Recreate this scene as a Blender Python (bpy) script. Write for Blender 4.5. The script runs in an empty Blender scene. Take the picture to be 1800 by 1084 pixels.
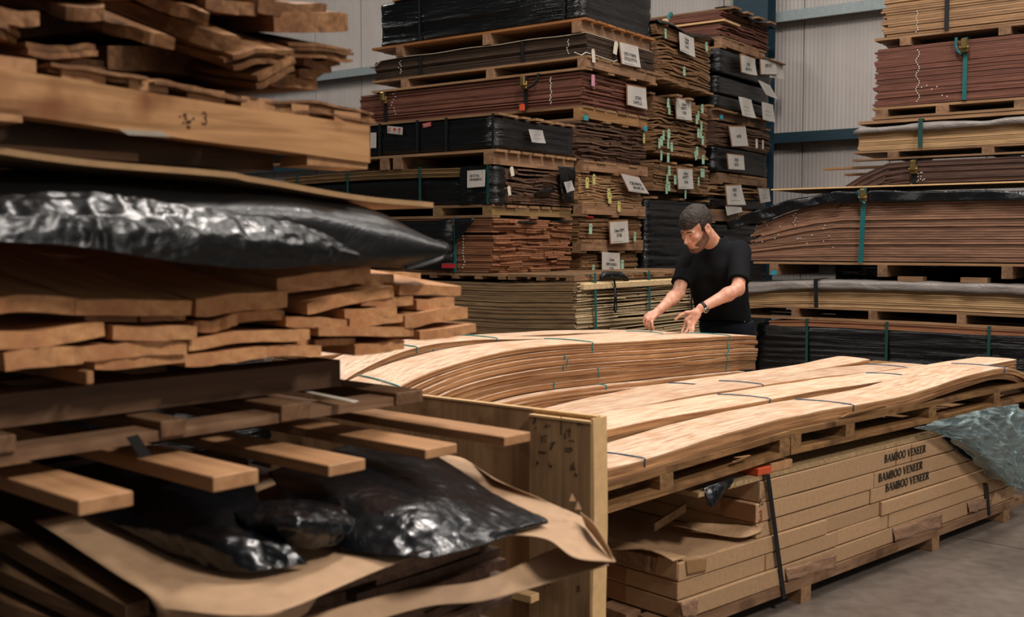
import bpy, bmesh, math, random
import numpy as np
from mathutils import Matrix, Vector
random.seed(7); RNG = np.random.default_rng(7)
scene = bpy.context.scene
COL = scene.collection

# ------------------------------------------------------------------ camera, light, exposure
F = 1900.0; PIT = math.atan(112 / 1900.0); CZ = 1.5
cam_data = bpy.data.cameras.new('camera'); cam = bpy.data.objects.new('camera', cam_data); COL.objects.link(cam)
cam.location = (0, 0, CZ); cam.rotation_euler = (math.pi / 2 - PIT, 0, 0)
cam_data.sensor_fit = 'HORIZONTAL'; cam_data.sensor_width = 36.0; cam_data.lens = 36.0 * F / 1800
cam_data.clip_start = 0.05; cam_data.clip_end = 100
cam_data.dof.use_dof = True; cam_data.dof.focus_distance = 6.6; cam_data.dof.aperture_fstop = 4.0
scene.camera = cam
world = bpy.data.worlds.new('world'); scene.world = world; world.use_nodes = True
bg = world.node_tree.nodes['Background']; bg.inputs[0].default_value = (0.92, 0.94, 0.95, 1); bg.inputs[1].default_value = 0.055
def area(name, loc, size, energy, color, rot=(0, 0, 0)):
    l = bpy.data.lights.new(name, 'AREA'); l.shape = 'RECTANGLE'; l.size, l.size_y = size; l.energy = energy; l.color = color
    o = bpy.data.objects.new(name, l); COL.objects.link(o); o.location = loc; o.rotation_euler = rot
    return o
WARM = (1.0, 0.925, 0.86)
for i, (lx, ly, e) in enumerate([(4.7, -2.0, 640), (4.8, 4.4, 150), (1.6, 5.0, 340), (-1.6, 8.2, 110), (5.4, 8.2, 75), (1.5, 10.6, 35), (-4.5, 13.0, 170), (-5.0, 3.6, 100)]):
    area('high_bay_light', (lx, ly, 7.6), (0.5, 2.4), e, WARM)
fill_lamp = area('front_fill_light', (6.2, -3.6, 2.6), (4.2, 3.4), 70, (1.0, 0.95, 0.88)); fill_lamp.rotation_euler = (Vector((6.2, -3.6, 2.6)) - Vector((0.2, 4.0, 1.0))).to_track_quat('Z', 'Y').to_euler()  # unseen fill light added right of the camera to brighten end faces
scene.view_settings.view_transform = 'Standard'; scene.view_settings.look = 'None'
scene.view_settings.gamma = 1.0; scene.view_settings.use_curve_mapping = False
scene.view_settings.exposure = 0.4

# ------------------------------------------------------------------ frames (pixel of the photograph <-> place)
def ray(x, y):
    a = (x - 900) / F; b = (542 - y) / F
    return (a, b * math.sin(PIT) + math.cos(PIT), b * math.cos(PIT) - math.sin(PIT))
class Fr:
    def __init__(s, o, th): s.o = o; s.th = math.radians(th); s.c = math.cos(s.th); s.s = math.sin(s.th)
    def loc(s, p):
        dx = p[0] - s.o[0]; dy = p[1] - s.o[1]
        return (dx * s.c + dy * s.s, -dx * s.s + dy * s.c, p[2])
    def wor(s, l): return (s.o[0] + l[0] * s.c - l[1] * s.s, s.o[1] + l[0] * s.s + l[1] * s.c, l[2])
    def _hit(s, px, py, i, v):
        d = ray(px, py); A = s.loc((0, 0, CZ)); B = s.loc((d[0], d[1], CZ + d[2]))
        D = [B[k] - A[k] for k in range(3)]; t = (v - A[i]) / D[i]
        return np.array([A[k] + t * D[k] for k in range(3)])
    def onx(s, px, py, v): return s._hit(px, py, 0, v)
    def ony(s, px, py, v): return s._hit(px, py, 1, v)
    def onz(s, px, py, v): return s._hit(px, py, 2, v)
TH = -36.2
FL = Fr((-.697, 2.166), -41.47)          # near left stack, board ends on local x = 0
FC = Fr((1.24, 4.488), -47.7)            # carton stack, long side on local x = 0
FK = Fr((1.49, 6.6), -38.8)              # middle veneer stack
FP = Fr((.245, 3.1), -38.7)              # plywood crate panel
E1 = Fr((.587, 9.), TH); E0 = Fr((-.12, 7.97), TH); E7 = Fr((.453, 7.55), TH); FR = Fr((3.03, 9.), TH)
E2 = Fr(E1.wor((0, 1.25, 0))[:2], TH); E3 = Fr(E1.wor((0, 2.5, 0))[:2], TH); FW = Fr(E1.wor((0, 4.5, 0))[:2], TH)
WORLD = Fr((0, 0), 0)

# ------------------------------------------------------------------ mesh helpers
def _h(i, j, k, s):
    n = (i * 374761393 + j * 668265263 + k * 2147483647 + s * 974711) & 0x7fffffff
    n = ((n ^ (n >> 13)) * 1274126177) & 0x7fffffff
    return ((n ^ (n >> 16)) & 0xffff) / 65535.0
def vn(x, y=0., z=0., s=0):
    """smooth value noise, -1..1"""
    x, y, z = np.broadcast_arrays(np.asarray(x, float), np.asarray(y, float), np.asarray(z, float))
    i = np.floor(x).astype(np.int64); j = np.floor(y).astype(np.int64); k = np.floor(z).astype(np.int64)
    u = x - i; v = y - j; w = z - k
    u = u * u * (3 - 2 * u); v = v * v * (3 - 2 * v); w = w * w * (3 - 2 * w)
    r = 0
    for a in (0, 1):
        for b in (0, 1):
            for c in (0, 1):
                r = r + _h(i + a, j + b, k + c, s) * (u if a else 1 - u) * (v if b else 1 - v) * (w if c else 1 - w)
    return r * 2 - 1
def rnd(a, b): return random.uniform(a, b)
class MB:
    def __init__(s): s.v = []; s.f = []; s.n = 0
    def add(s, V, Fs):
        V = np.asarray(V, float).reshape(-1, 3); s.v.append(V); o = s.n
        s.f.extend([tuple(i + o for i in f) for f in Fs]); s.n += len(V); return s
    def solid(s, T, B):
        """closed body between a top grid and a bottom grid (a x b x 3)"""
        T = np.asarray(T, float); B = np.asarray(B, float); a, b = T.shape[:2]; N = a * b; fs = []
        for i in range(a - 1):
            for j in range(b - 1):
                p = i * b + j
                fs.append((p, p + b, p + b + 1, p + 1)); fs.append((N + p, N + p + 1, N + p + b + 1, N + p + b))
        for i in range(a - 1):
            p = i * b; fs.append((p, N + p, N + p + b, p + b)); q = i * b + b - 1; fs.append((q, q + b, N + q + b, N + q))
        for j in range(b - 1):
            p = j; fs.append((p, p + 1, N + p + 1, N + p)); q = (a - 1) * b + j; fs.append((q, N + q, N + q + 1, q + 1))
        return s.add(np.concatenate([T.reshape(-1, 3), B.reshape(-1, 3)]), fs)
    def box(s, x0, x1, y0, y1, z0, z1, nx=1, ny=1, zf=None):
        X, Y = np.meshgrid(np.linspace(x0, x1, nx + 1), np.linspace(y0, y1, ny + 1), indexing='ij')
        dz = zf(X, Y) if zf else 0 * X
        return s.solid(np.stack([X, Y, z1 + dz], -1), np.stack([X, Y, z0 + dz], -1))
    def cbox(s, x0, x1, y0, y1, z0, z1, c):
        """box with chamfered edges"""
        vs = []
        for (z, d) in ((z0, c), (z0 + c, 0), (z1 - c, 0), (z1, c)):
            a, b, e, g = x0 + d, x1 - d, y0 + d, y1 - d; k = c * .9
            vs += [(a + k, e, z), (b - k, e, z), (b, e + k, z), (b, g - k, z), (b - k, g, z), (a + k, g, z), (a, g - k, z), (a, e + k, z)]
        fs = [tuple(range(7, -1, -1)), tuple(range(24, 32))]
        for l in range(3):
            for i in range(8):
                j = (i + 1) % 8; fs.append((l * 8 + i, l * 8 + j, l * 8 + 8 + j, l * 8 + 8 + i))
        return s.add(vs, fs)
    def grid(s, G, th=0.0, closed=False):
        G = np.asarray(G, float); a, b = G.shape[:2]
        if th:
            du = np.gradient(G, axis=0); dv = np.gradient(G, axis=1); n = np.cross(du, dv)
            n /= np.linalg.norm(n, axis=-1, keepdims=True) + 1e-9
            return s.solid(G + n * th * .5, G - n * th * .5)
        fs = []
        bb = b if closed else b - 1
        for i in range(a - 1):
            for j in range(bb):
                k = (j + 1) % b; fs.append((i * b + j, (i + 1) * b + j, (i + 1) * b + k, i * b + k))
        return s.add(G.reshape(-1, 3), fs)
    def tube(s, pts, r, n=6):
        P = np.asarray(pts, float); m = len(P); t = np.gradient(P, axis=0); t /= np.linalg.norm(t, axis=1, keepdims=True) + 1e-9
        r = np.broadcast_to(np.asarray(r, float), (m,)); rows = []
        up = np.array([0, 0, 1.0])
        for i in range(m):
            a = np.cross(t[i], up)
            if np.linalg.norm(a) < .05: a = np.cross(t[i], [1.0, 0, 0])
            a /= np.linalg.norm(a); b = np.cross(t[i], a)
            rows.append([P[i] + r[i] * (a * math.cos(q) + b * math.sin(q)) for q in np.linspace(0, 2 * math.pi, n, endpoint=False)])
        s.grid(np.array(rows), closed=True); o = s.n - m * n
        s.f.append(tuple(o + i for i in range(n))); s.f.append(tuple(o + (m - 1) * n + i for i in range(n - 1, -1, -1)))
        return s
    def prism(s, poly, d):
        """polygon (n x 3) extruded by vector d"""
        P = np.asarray(poly, float); n = len(P); d = np.asarray(d, float)
        fs = [tuple(range(n)), tuple(range(2 * n - 1, n - 1, -1))] + [(i, n + i, n + (i + 1) % n, (i + 1) % n) for i in range(n)]
        return s.add(np.concatenate([P, P + d]), fs)
    def data(s, name, off=(0, 0, 0), smooth=False):
        me = bpy.data.meshes.new(name); V = np.concatenate(s.v) - np.asarray(off, float)
        me.from_pydata(V.tolist(), [], s.f); me.update()
        if smooth:
            me.polygons.foreach_set('use_smooth', np.ones(len(me.polygons), bool))
        return me
def tag_obj(o, label=None, cat=None, group=None, kind=None):
    if label: o['label'] = label
    if cat: o['category'] = cat
    if group: o['group'] = group
    if kind: o['kind'] = kind
    return o
def fix_normals(me):
    bm = bmesh.new(); bm.from_mesh(me); bmesh.ops.recalc_face_normals(bm, faces=bm.faces[:]); bm.to_mesh(me); bm.free()
class Thing:
    """an Empty at the thing's base; parts are given in the coordinates of its frame"""
    def __init__(s, name, label, cat, fr, base, group=None, kind=None):
        s.base = np.asarray(base, float); s.fr = fr
        s.o = bpy.data.objects.new(name, None); COL.objects.link(s.o); s.o.empty_display_size = .05
        s.o.location = fr.wor(s.base); s.o.rotation_euler = (0, 0, fr.th); tag_obj(s.o, label, cat, group, kind)
    def part(s, name, mb, mat, parent=None, smooth=False, kind=None, label=None, fix=True):
        me = mb.data(name, s.base, smooth)
        if fix: fix_normals(me)
        me.materials.append(mat)
        o = bpy.data.objects.new(name, me); COL.objects.link(o); o.parent = parent or s.o
        return tag_obj(o, label, None, None, kind)
def single(name, label, cat, fr, mb, mat, base=None, group=None, smooth=False, kind=None):
    V = np.concatenate(mb.v)
    if base is None: base = ((V[:, 0].min() + V[:, 0].max()) / 2, (V[:, 1].min() + V[:, 1].max()) / 2, V[:, 2].min())
    me = mb.data(name, base, smooth); fix_normals(me); me.materials.append(mat)
    o = bpy.data.objects.new(name, me); COL.objects.link(o); o.location = fr.wor(base); o.rotation_euler = (0, 0, fr.th)
    return tag_obj(o, label, cat, group, kind)

# ------------------------------------------------------------------ materials
def lin(h):
    h = h.lstrip('#'); c = [int(h[i:i + 2], 16) / 255 for i in (0, 2, 4)]
    return tuple(x / 12.92 if x <= .04045 else ((x + .055) / 1.055) ** 2.4 for x in c) + (1,)
class NT:
    def __init__(s, name):
        s.m = bpy.data.materials.new(name); s.m.use_nodes = True; s.t = s.m.node_tree; s.b = s.t.nodes['Principled BSDF']
    def n(s, typ, **kw):
        x = s.t.nodes.new(typ)
        for k, v in kw.items():
            if k.startswith('_'): setattr(x, k[1:], v)
            else: x.inputs[k.replace('__', ' ')].default_value = v
        return x
    def l(s, a, b): s.t.links.new(a, b)
    def coords(s, scale):
        tc = s.n('ShaderNodeTexCoord'); mp = s.n('ShaderNodeMapping'); mp.inputs['Scale'].default_value = scale
        s.l(tc.outputs['Object'], mp.inputs['Vector']); return mp.outputs['Vector']
    def noise(s, scale, vec, detail=4, rough=.55, dist=0.):
        x = s.n('ShaderNodeTexNoise', Scale=scale, Detail=detail, Roughness=rough, Distortion=dist); s.l(vec, x.inputs['Vector']); return x.outputs['Fac']
    def ramp(s, fac, stops):
        r = s.n('ShaderNodeValToRGB'); s.l(fac, r.inputs['Fac']); e = r.color_ramp.elements
        while len(e) < len(stops): e.new(.5)
        for q, (p, c) in zip(e, stops): q.position = p; q.color = c
        return r.outputs['Color']
    def bump(s, h, strength, dist=.01):
        b = s.n('ShaderNodeBump', Strength=strength, Distance=dist); s.l(h, b.inputs['Height']); s.l(b.outputs['Normal'], s.b.inputs['Normal'])
    def island(s, col, var):
        """brightness that differs from piece to piece"""
        g = s.n('ShaderNodeNewGeometry'); oi = s.n('ShaderNodeObjectInfo')
        a = s.n('ShaderNodeMath', _operation='ADD'); s.l(g.outputs['Random Per Island'], a.inputs[0]); s.l(oi.outputs['Random'], a.inputs[1])
        f = s.n('ShaderNodeMath', _operation='FRACT'); s.l(a.outputs[0], f.inputs[0])
        m = s.n('ShaderNodeMapRange'); m.inputs['To Min'].default_value = 1 - var; m.inputs['To Max'].default_value = 1 + var * .6; s.l(f.outputs[0], m.inputs['Value'])
        h = s.n('ShaderNodeHueSaturation'); s.l(col, h.inputs['Color']); s.l(m.outputs[0], h.inputs['Value']); return h.outputs['Color']
    def rgh(s, v): s.b.inputs['Roughness'].default_value = v
MATS = {}
def wood(name, light, dark, grain='x', sc=1., var=.22, rough=.62, bump=.25, lo=.3, hi=.72, blotch=None):
    if name in MATS: return MATS[name]
    t = NT(name); g = {'x': (1.1, 16, 16), 'y': (16, 1.1, 16), 'n': (5, 5, 5), 'z': (16, 16, 1.1)}[grain]
    v = t.coords(tuple(q * sc for q in g)); f = t.noise(2.2, v, 6, .6, .6)
    c = t.ramp(f, [(lo, lin(dark)), (hi, lin(light))])
    if blotch:
        v2 = t.coords((3, 3, 3)); f2 = t.noise(2.0, v2, 3)
        mx = t.n('ShaderNodeMix', _data_type='RGBA'); r2 = t.ramp(f2, [(.52, (0, 0, 0, 1)), (.72, (1, 1, 1, 1))])
        t.l(r2, mx.inputs['Factor']); t.l(c, mx.inputs['A']); mx.inputs['B'].default_value = lin(blotch); c = mx.outputs['Result']
    c = t.island(c, var); t.l(c, t.b.inputs['Base Color']); t.rgh(rough); t.b.inputs['Specular IOR Level'].default_value = .3
    t.bump(f, bump, .004); MATS[name] = t.m; return t.m
def film(name, col, rough=.22, sx=(2, 2, 45), strength=.5, dist=.006, spec=.5, alpha=1.0, sc=1.6):
    if name in MATS: return MATS[name]
    t = NT(name); v = t.coords(sx); f = t.noise(sc, v, 5, .6, 1.0)
    t.b.inputs['Base Color'].default_value = lin(col); t.rgh(rough); t.b.inputs['Specular IOR Level'].default_value = spec
    t.bump(f, strength, dist)
    if alpha < 1: t.b.inputs['Alpha'].default_value = alpha
    MATS[name] = t.m; return t.m
def plain(name, col, rough=.6, metal=0., var=0., nscale=30, nb=.0, spec=.4):
    if name in MATS: return MATS[name]
    t = NT(name); v = t.coords((1, 1, 1)); f = t.noise(nscale, v, 4)
    a = lin(col); d = tuple(x * .82 for x in a[:3]) + (1,)
    c = t.ramp(f, [(.3, d), (.7, a)])
    if var: c = t.island(c, var)
    t.l(c, t.b.inputs['Base Color']); t.rgh(rough); t.b.inputs['Metallic'].default_value = metal; t.b.inputs['Specular IOR Level'].default_value = spec
    if nb: t.bump(f, nb, .003)
    MATS[name] = t.m; return t.m
# woods: grain along local x (x) or y (y)
M_SLAB = wood('slab_wood', '#d09c6a', '#a3704a', 'x', 1.0, .12, blotch='#a8704a')
M_SLABTOP = wood('live_edge_wood', '#a87c54', '#5c3b24', 'x', 1.3, .25, blotch='#6b452a', bump=.6)
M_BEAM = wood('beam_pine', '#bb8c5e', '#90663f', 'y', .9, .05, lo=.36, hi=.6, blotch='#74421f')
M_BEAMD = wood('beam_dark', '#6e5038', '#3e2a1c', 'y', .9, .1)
M_BRD = wood('sawn_board', '#b68a62', '#916642', 'x', 1.0, .06, lo=.25)
M_PALX = wood('pallet_wood_x', '#9c7a58', '#6a4c34', 'x', 1.0, .3)
M_PALY = wood('pallet_wood_y', '#957458', '#684a34', 'y', 1.0, .25, blotch='#5a3e28')
M_PLY = wood('plywood', '#b8946e', '#94724f', 'z', .7, .05, blotch='#6e4c2e')
M_PLYE = plain('plywood_edge', '#d0aa78', .7)
M_OSB = wood('chip_board', '#b59a72', '#806444', 'n', 6, .05)
M_VEN = wood('pale_veneer', '#dcbfa4', '#aa8464', 'y', 2.2, .14, rough=.5, lo=.34, hi=.58, bump=.12, blotch='#c09878')
M_VENE = wood('veneer_edges', '#b88c60', '#805638', 'y', 1.0, .3, rough=.6, bump=.3)
def veneer(name, a, b, var=.35): return wood(name, a, b, 'x', 1.6, var, .65, .3)
V_SAP = veneer('sapele_sheets', '#7c5040', '#56342a', .22); V_OAK = veneer('oak_sheets', '#94704e', '#5e422c'); V_ORG = veneer('cherry_sheets', '#9c6a4a', '#6e4630', .3)
V_MAP = veneer('maple_sheets', '#b4906a', '#8a6644', .3); V_DRK = veneer('fumed_sheets', '#4c3a2c', '#2a2019', .3); V_WAL = veneer('walnut_sheets', '#977058', '#5e4436', .35)
V_BRN = veneer('brown_sheets', '#6e5240', '#443024', .35); V_PALE = veneer('pale_sheets', '#d6be96', '#a88c62', .3); V_TAN = veneer('tan_sheets', '#8f7049', '#5f472c', .35)
V_PINE = veneer('pine_sheets', '#bc9a70', '#8e6e4c', .25); V_WALD = veneer('dark_walnut_sheets', '#5e4438', '#3c2a24', .3)
M_BLK = film('black_stretch_film', '#07090a', .13, (2.4, 2.4, 48), 1.0, .0075, .42)
M_BAG = film('black_polythene', '#090b0e', .24, (5, 5, 5), .35, .02, .5, sc=2.2)
M_TARP = film('tarp_polythene', '#0f0f0f', .31, (5, 3.2, 5), .3, .02, .45, sc=1.8)
M_GREY = film('grey_polythene', '#7d7671', .32, (3, 3, 9), .6, .02)
M_FOIL = film('crumpled_foil_film', '#8b9d9e', .24, (9, 9, 9), .25, .02, .9, sc=2); M_FOIL.node_tree.nodes['Principled BSDF'].inputs['Metallic'].default_value = .6
M_CARD = plain('cardboard', '#ad8a66', .75, 0, .1, 60, .1); M_CARDD = plain('cardboard_dark', '#8a5f3c', .75, 0, .05, 60, .1)
M_KRAFT = plain('kraft_paper', '#b2906f', .7, 0, .0, 25, .1)
M_TAPE = film('clear_parcel_tape', '#8c6a52', .12, (20, 12, 20), .8, .012, .8)
M_PAPER = plain('white_paper', '#b8b2aa', .7, 0, .06, 40); M_INK = plain('black_ink', '#1a1714', .7); M_RED = plain('red_ink', '#a8262a', .6)
M_CREAM = plain('cream_paper', '#c8bfae', .7)
M_TAGG = plain('mint_tag_card', '#92b89a', .7, 0, .08); M_TAGY = plain('yellow_tag_card', '#b9b26a', .7, 0, .05); M_TAGP = plain('pink_tag_card', '#b98092', .7)
M_TEAL = plain('teal_strap', '#125c5e', .5); M_DTEAL = plain('dark_green_strap', '#14403a', .5); M_SBLK = plain('black_strap', '#0e1113', .5); M_BLUE = plain('teal_sticker', '#1f8ea0', .5)
M_STR = plain('blue_string', '#2d5a78', .6); M_STRT = plain('teal_string', '#1c8a8e', .6)
M_STEEL = plain('galvanised_steel', '#8c8f8e', .4, .7); M_STEELB = plain('blue_steel', '#213b46', .5, .1); M_GIRT = plain('grey_girt_steel', '#9aa5a6', .45, .3)
M_STAPLE = plain('bright_staple', '#e8e4dc', .3, .3); M_ORANGE = plain('orange_paint', '#c8502a', .6); M_BUCK = plain('brass_buckle', '#8f7a4a', .35, .8)
# ------------------------------------------------------------------ builders
def pallet(fr, label, l0, l1, w0, w1, z0, z1, axis='x', strs=4, decks=6, bots=3, zf=None, mats=None, group=None, sw=.09, t=.02, jit=.012, name='pallet', cat='pallet', bt=None, ends=False):
    sw_ = (lambda a, b, c, d: (a, b, c, d)) if axis == 'x' else (lambda a, b, c, d: (c, d, a, b))
    md, ms = mats or ((M_PALX, M_PALY) if axis == 'x' else (M_PALY, M_PALX))
    mid = ((l0 + l1) / 2, (w0 + w1) / 2) if axis == 'x' else ((w0 + w1) / 2, (l0 + l1) / 2)
    T = Thing(name, label, cat, fr, (mid[0], mid[1], z0), group)
    Z = zf if zf else None
    zfun = (lambda X, Y: Z(X if axis == 'x' else Y)) if Z else None
    def piece(nm, a, b, c, d, e, f, m, seg, dirl):
        x0, x1, y0, y1 = sw_(a, b, c, d); mb = MB()
        nx, ny = (seg, 1) if (axis == 'x') == dirl else (1, seg)
        if not dirl: nx, ny = 1, 1
        mb.box(x0, x1, y0, y1, e, f, nx, ny, zfun); return T.part(nm, mb, m)
    seg = 8 if zf else 1
    bt = t if bt is None else bt
    pos = np.linspace(l0 + sw / 2, l1 - sw / 2, strs) if isinstance(strs, int) else strs
    for p in pos: piece('stringer', p - sw / 2, p + sw / 2, w0, w1, z0 + bt, z1 - t, ms, 1, False)
    pitch = (w1 - w0) / decks
    for i in range(decks):
        g = min(.03, pitch * .18); a = w0 + i * pitch + (0 if i == 0 else g / 2); b = w0 + (i + 1) * pitch - (0 if i == decks - 1 else g / 2)
        piece('deck_board', l0 + rnd(-jit, jit), l1 + rnd(-jit * .2, jit), a, b, z1 - t, z1, md, seg, True)
    if bt > 0:
        for i in range(bots):
            c = w0 + .05 + (w1 - w0 - .1) * i / max(1, bots - 1)
            piece('bottom_board', l0 + rnd(-jit, jit), l1 + rnd(-jit, jit), c - .05, c + .05, z0, z0 + bt, md, seg, True)
    return T
def sheets(mb, x0, x1, y0, y1, z0, z1, n, k, jx=.03, jy=.006, wav=0., zf=None, nx=5, gap=.12, seed=0, holes=0.):
    t = (z1 - z0) / n
    ph = rnd(0, 6); fy = rnd(1.2, 2.6)
    for i in range(n):
        hz = (i + .5) / n
        cuts = sorted(rnd(y0, y1) for _ in range(k - 1)); cuts = [y0 + rnd(-jy, jy)] + cuts + [y1 + rnd(-jy, jy)]
        wide = [(a, b) for a, b in zip(cuts[:-1], cuts[1:]) if b - a > .02]
        off = rnd(-.5, 0) * jx
        for a, b in wide:
            if holes and rnd(0, 1) < holes: continue
            xa = x0 - rnd(0, jx); xb = x1 + off - rnd(0, jx) * rnd(.1, 1)
            X, Y = np.meshgrid(np.linspace(xa, xb, nx), np.linspace(a + .002, b - .002, 3), indexing='ij')
            W = 0 * X
            if wav: W = wav * np.sin(6.28 * fy * (Y - y0) + ph + hz * 2.5) * math.sin(math.pi * min(1, max(0, hz))) * np.clip((X - x1 + .5) / .5, .15, 1) + wav * .35 * vn(Y * 9, hz * 7, X * 2, seed)
            if zf: W = W + zf(X, Y)
            zb = z0 + i * t + rnd(0, gap) * t * .5; zt = z0 + (i + 1) * t - gap * t
            mb.solid(np.stack([X, Y, zt + W], -1), np.stack([X, Y, zb + W], -1))
    return mb
def shell(mb, x0, x1, y0, y1, z0, z1, amp=.006, r=.03, zf=None, seed=0, dz=.014, ds=.07, sag=0.):
    """stretch-wrapped block: rounded box with horizontal ridges"""
    pts = []
    def edge(ax, ay, bx, by):
        n = max(2, int(math.hypot(bx - ax, by - ay) / ds))
        for i in range(n): pts.append((ax + (bx - ax) * i / n, ay + (by - ay) * i / n))
    c = r
    edge(x0 + c, y0, x1 - c, y0); edge(x1 - c, y0, x1, y0 + c); edge(x1, y0 + c, x1, y1 - c); edge(x1, y1 - c, x1 - c, y1)
    edge(x1 - c, y1, x0 + c, y1); edge(x0 + c, y1, x0, y1 - c); edge(x0, y1 - c, x0, y0 + c); edge(x0, y0 + c, x0 + c, y0)
    P = np.array(pts); cx, cy = (x0 + x1) / 2, (y0 + y1) / 2
    nrm = P - np.array([np.clip(P[:, 0], x0 + .15, x1 - .15), np.clip(P[:, 1], y0 + .15, y1 - .15)]).T
    nrm /= np.linalg.norm(nrm, axis=1, keepdims=True) + 1e-9
    nz = max(3, int((z1 - z0) / dz)); rows = []
    d = np.concatenate([[0], np.cumsum(np.linalg.norm(np.diff(P, axis=0), axis=1))])
    for i in range(nz + 1):
        h = i / nz; z = z0 + (z1 - z0) * h
        inset = -.02 if i in (0, nz) else 0
        ns = amp * (vn(d * 1.3, z * 46, 0, seed) + .6 * vn(d * 4, z * 75, 3, seed)) + amp * 2.2 * vn(d * .8, z * 7, 9, seed) + inset
        q = P + nrm * ns[:, None]
        zz = z + (zf(q[:, 0], q[:, 1]) if zf else 0) + .004 * vn(d * 2, z * 9, 5, seed)
        rows.append(np.column_stack([q, np.broadcast_to(zz, len(q))]))
    G = np.array(rows); mb.grid(G, closed=True); n = len(P); o = mb.n - G.shape[0] * n
    for base, top in ((o, False), (o + (len(rows) - 1) * n, True)):
        ring = G[-1 if top else 0]; cpt = ring.mean(0); mb.v.append(cpt[None]); ci = mb.n; mb.n += 1
        # a fan would cross a bent roof: it stays under the things on top
        for i in range(n):
            j = (i + 1) % n; mb.f.append((base + i, base + j, ci) if top else (base + j, base + i, ci))
    return mb
def bundle(fr, label, x0, x1, y0, y1, z0, z1, mat, n=None, k=4, jx=.03, jy=.006, wav=0., zf=None, group=None, name='veneer_bundle', cat='veneer bundle', holes=0., nx=5):
    T = Thing(name, label, cat, fr, ((x0 + x1) / 2, (y0 + y1) / 2, z0), group)
    T.dim = (x0, x1, y0, y1, z0, z1); T.zf = zf
    mb = MB(); sheets(mb, x0, x1, y0, y1, z0, z1, n or max(4, int((z1 - z0) / .0135)), k, jx, jy, wav, zf, seed=random.randint(0, 99), holes=holes, nx=nx)
    T.part('veneer_sheets', mb, mat, kind='stuff', fix=False)
    return T
def wrapped(fr, label, x0, x1, y0, y1, z0, z1, mat=None, amp=.006, zf=None, group=None, name='wrapped_bundle', cat='wrapped bundle'):
    T = Thing(name, label, cat, fr, ((x0 + x1) / 2, (y0 + y1) / 2, z0), group); T.dim = (x0, x1, y0, y1, z0, z1); T.zf = zf
    T.part('film_wrap', shell(MB(), x0, x1, y0, y1, z0, z1, amp, zf=zf, seed=random.randint(0, 99)), mat or M_BLK, smooth=True)
    return T
def strap_y(T, px_or_x, mat, w=.025, zt=None, zb=None, over=.25, ratchet=False, y=None, th=.004, slant=0., name='strap'):
    """band around a bundle, seen on its y = y0 face"""
    x0, x1, y0, y1, z0, z1 = T.dim; y0 = y0 if y is None else y
    x = px_or_x; zt = z1 if zt is None else zt; zb = z0 if zb is None else zb
    dz = float(T.zf(np.array(x), np.array(y0))) if getattr(T, 'zf', None) else 0.
    mb = MB(); e = .012
    for (ya, yb, za, zc) in ((y0 - e - th, y0 - e, zb, zt + e),):
        P = [(x - w / 2 - slant, ya, za + dz), (x + w / 2 - slant, ya, za + dz), (x + w / 2, ya, zc + dz), (x - w / 2, ya, zc + dz)]
        mb.prism(P, (0, th, 0))
    mb.box(x - w / 2, x + w / 2, y0 - e, y0 + over, zt + e - th + dz, zt + e + dz)
    o = T.part(name, mb, mat)
    if ratchet:
        m2 = MB(); zc = zt - .07 + dz
        m2.cbox(x - .03, x + .03, y0 - .05, y0 - .017, zc - .035, zc + .035, .006); m2.cbox(x - .022, x + .022, y0 - .075, y0 - .045, zc - .01, zc + .07, .005)
        m2.tube([(x - .035, y0 - .045, zc), (x + .035, y0 - .045, zc)], .012)
        T.part('ratchet', m2, M_BUCK, o)
    return o
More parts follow.
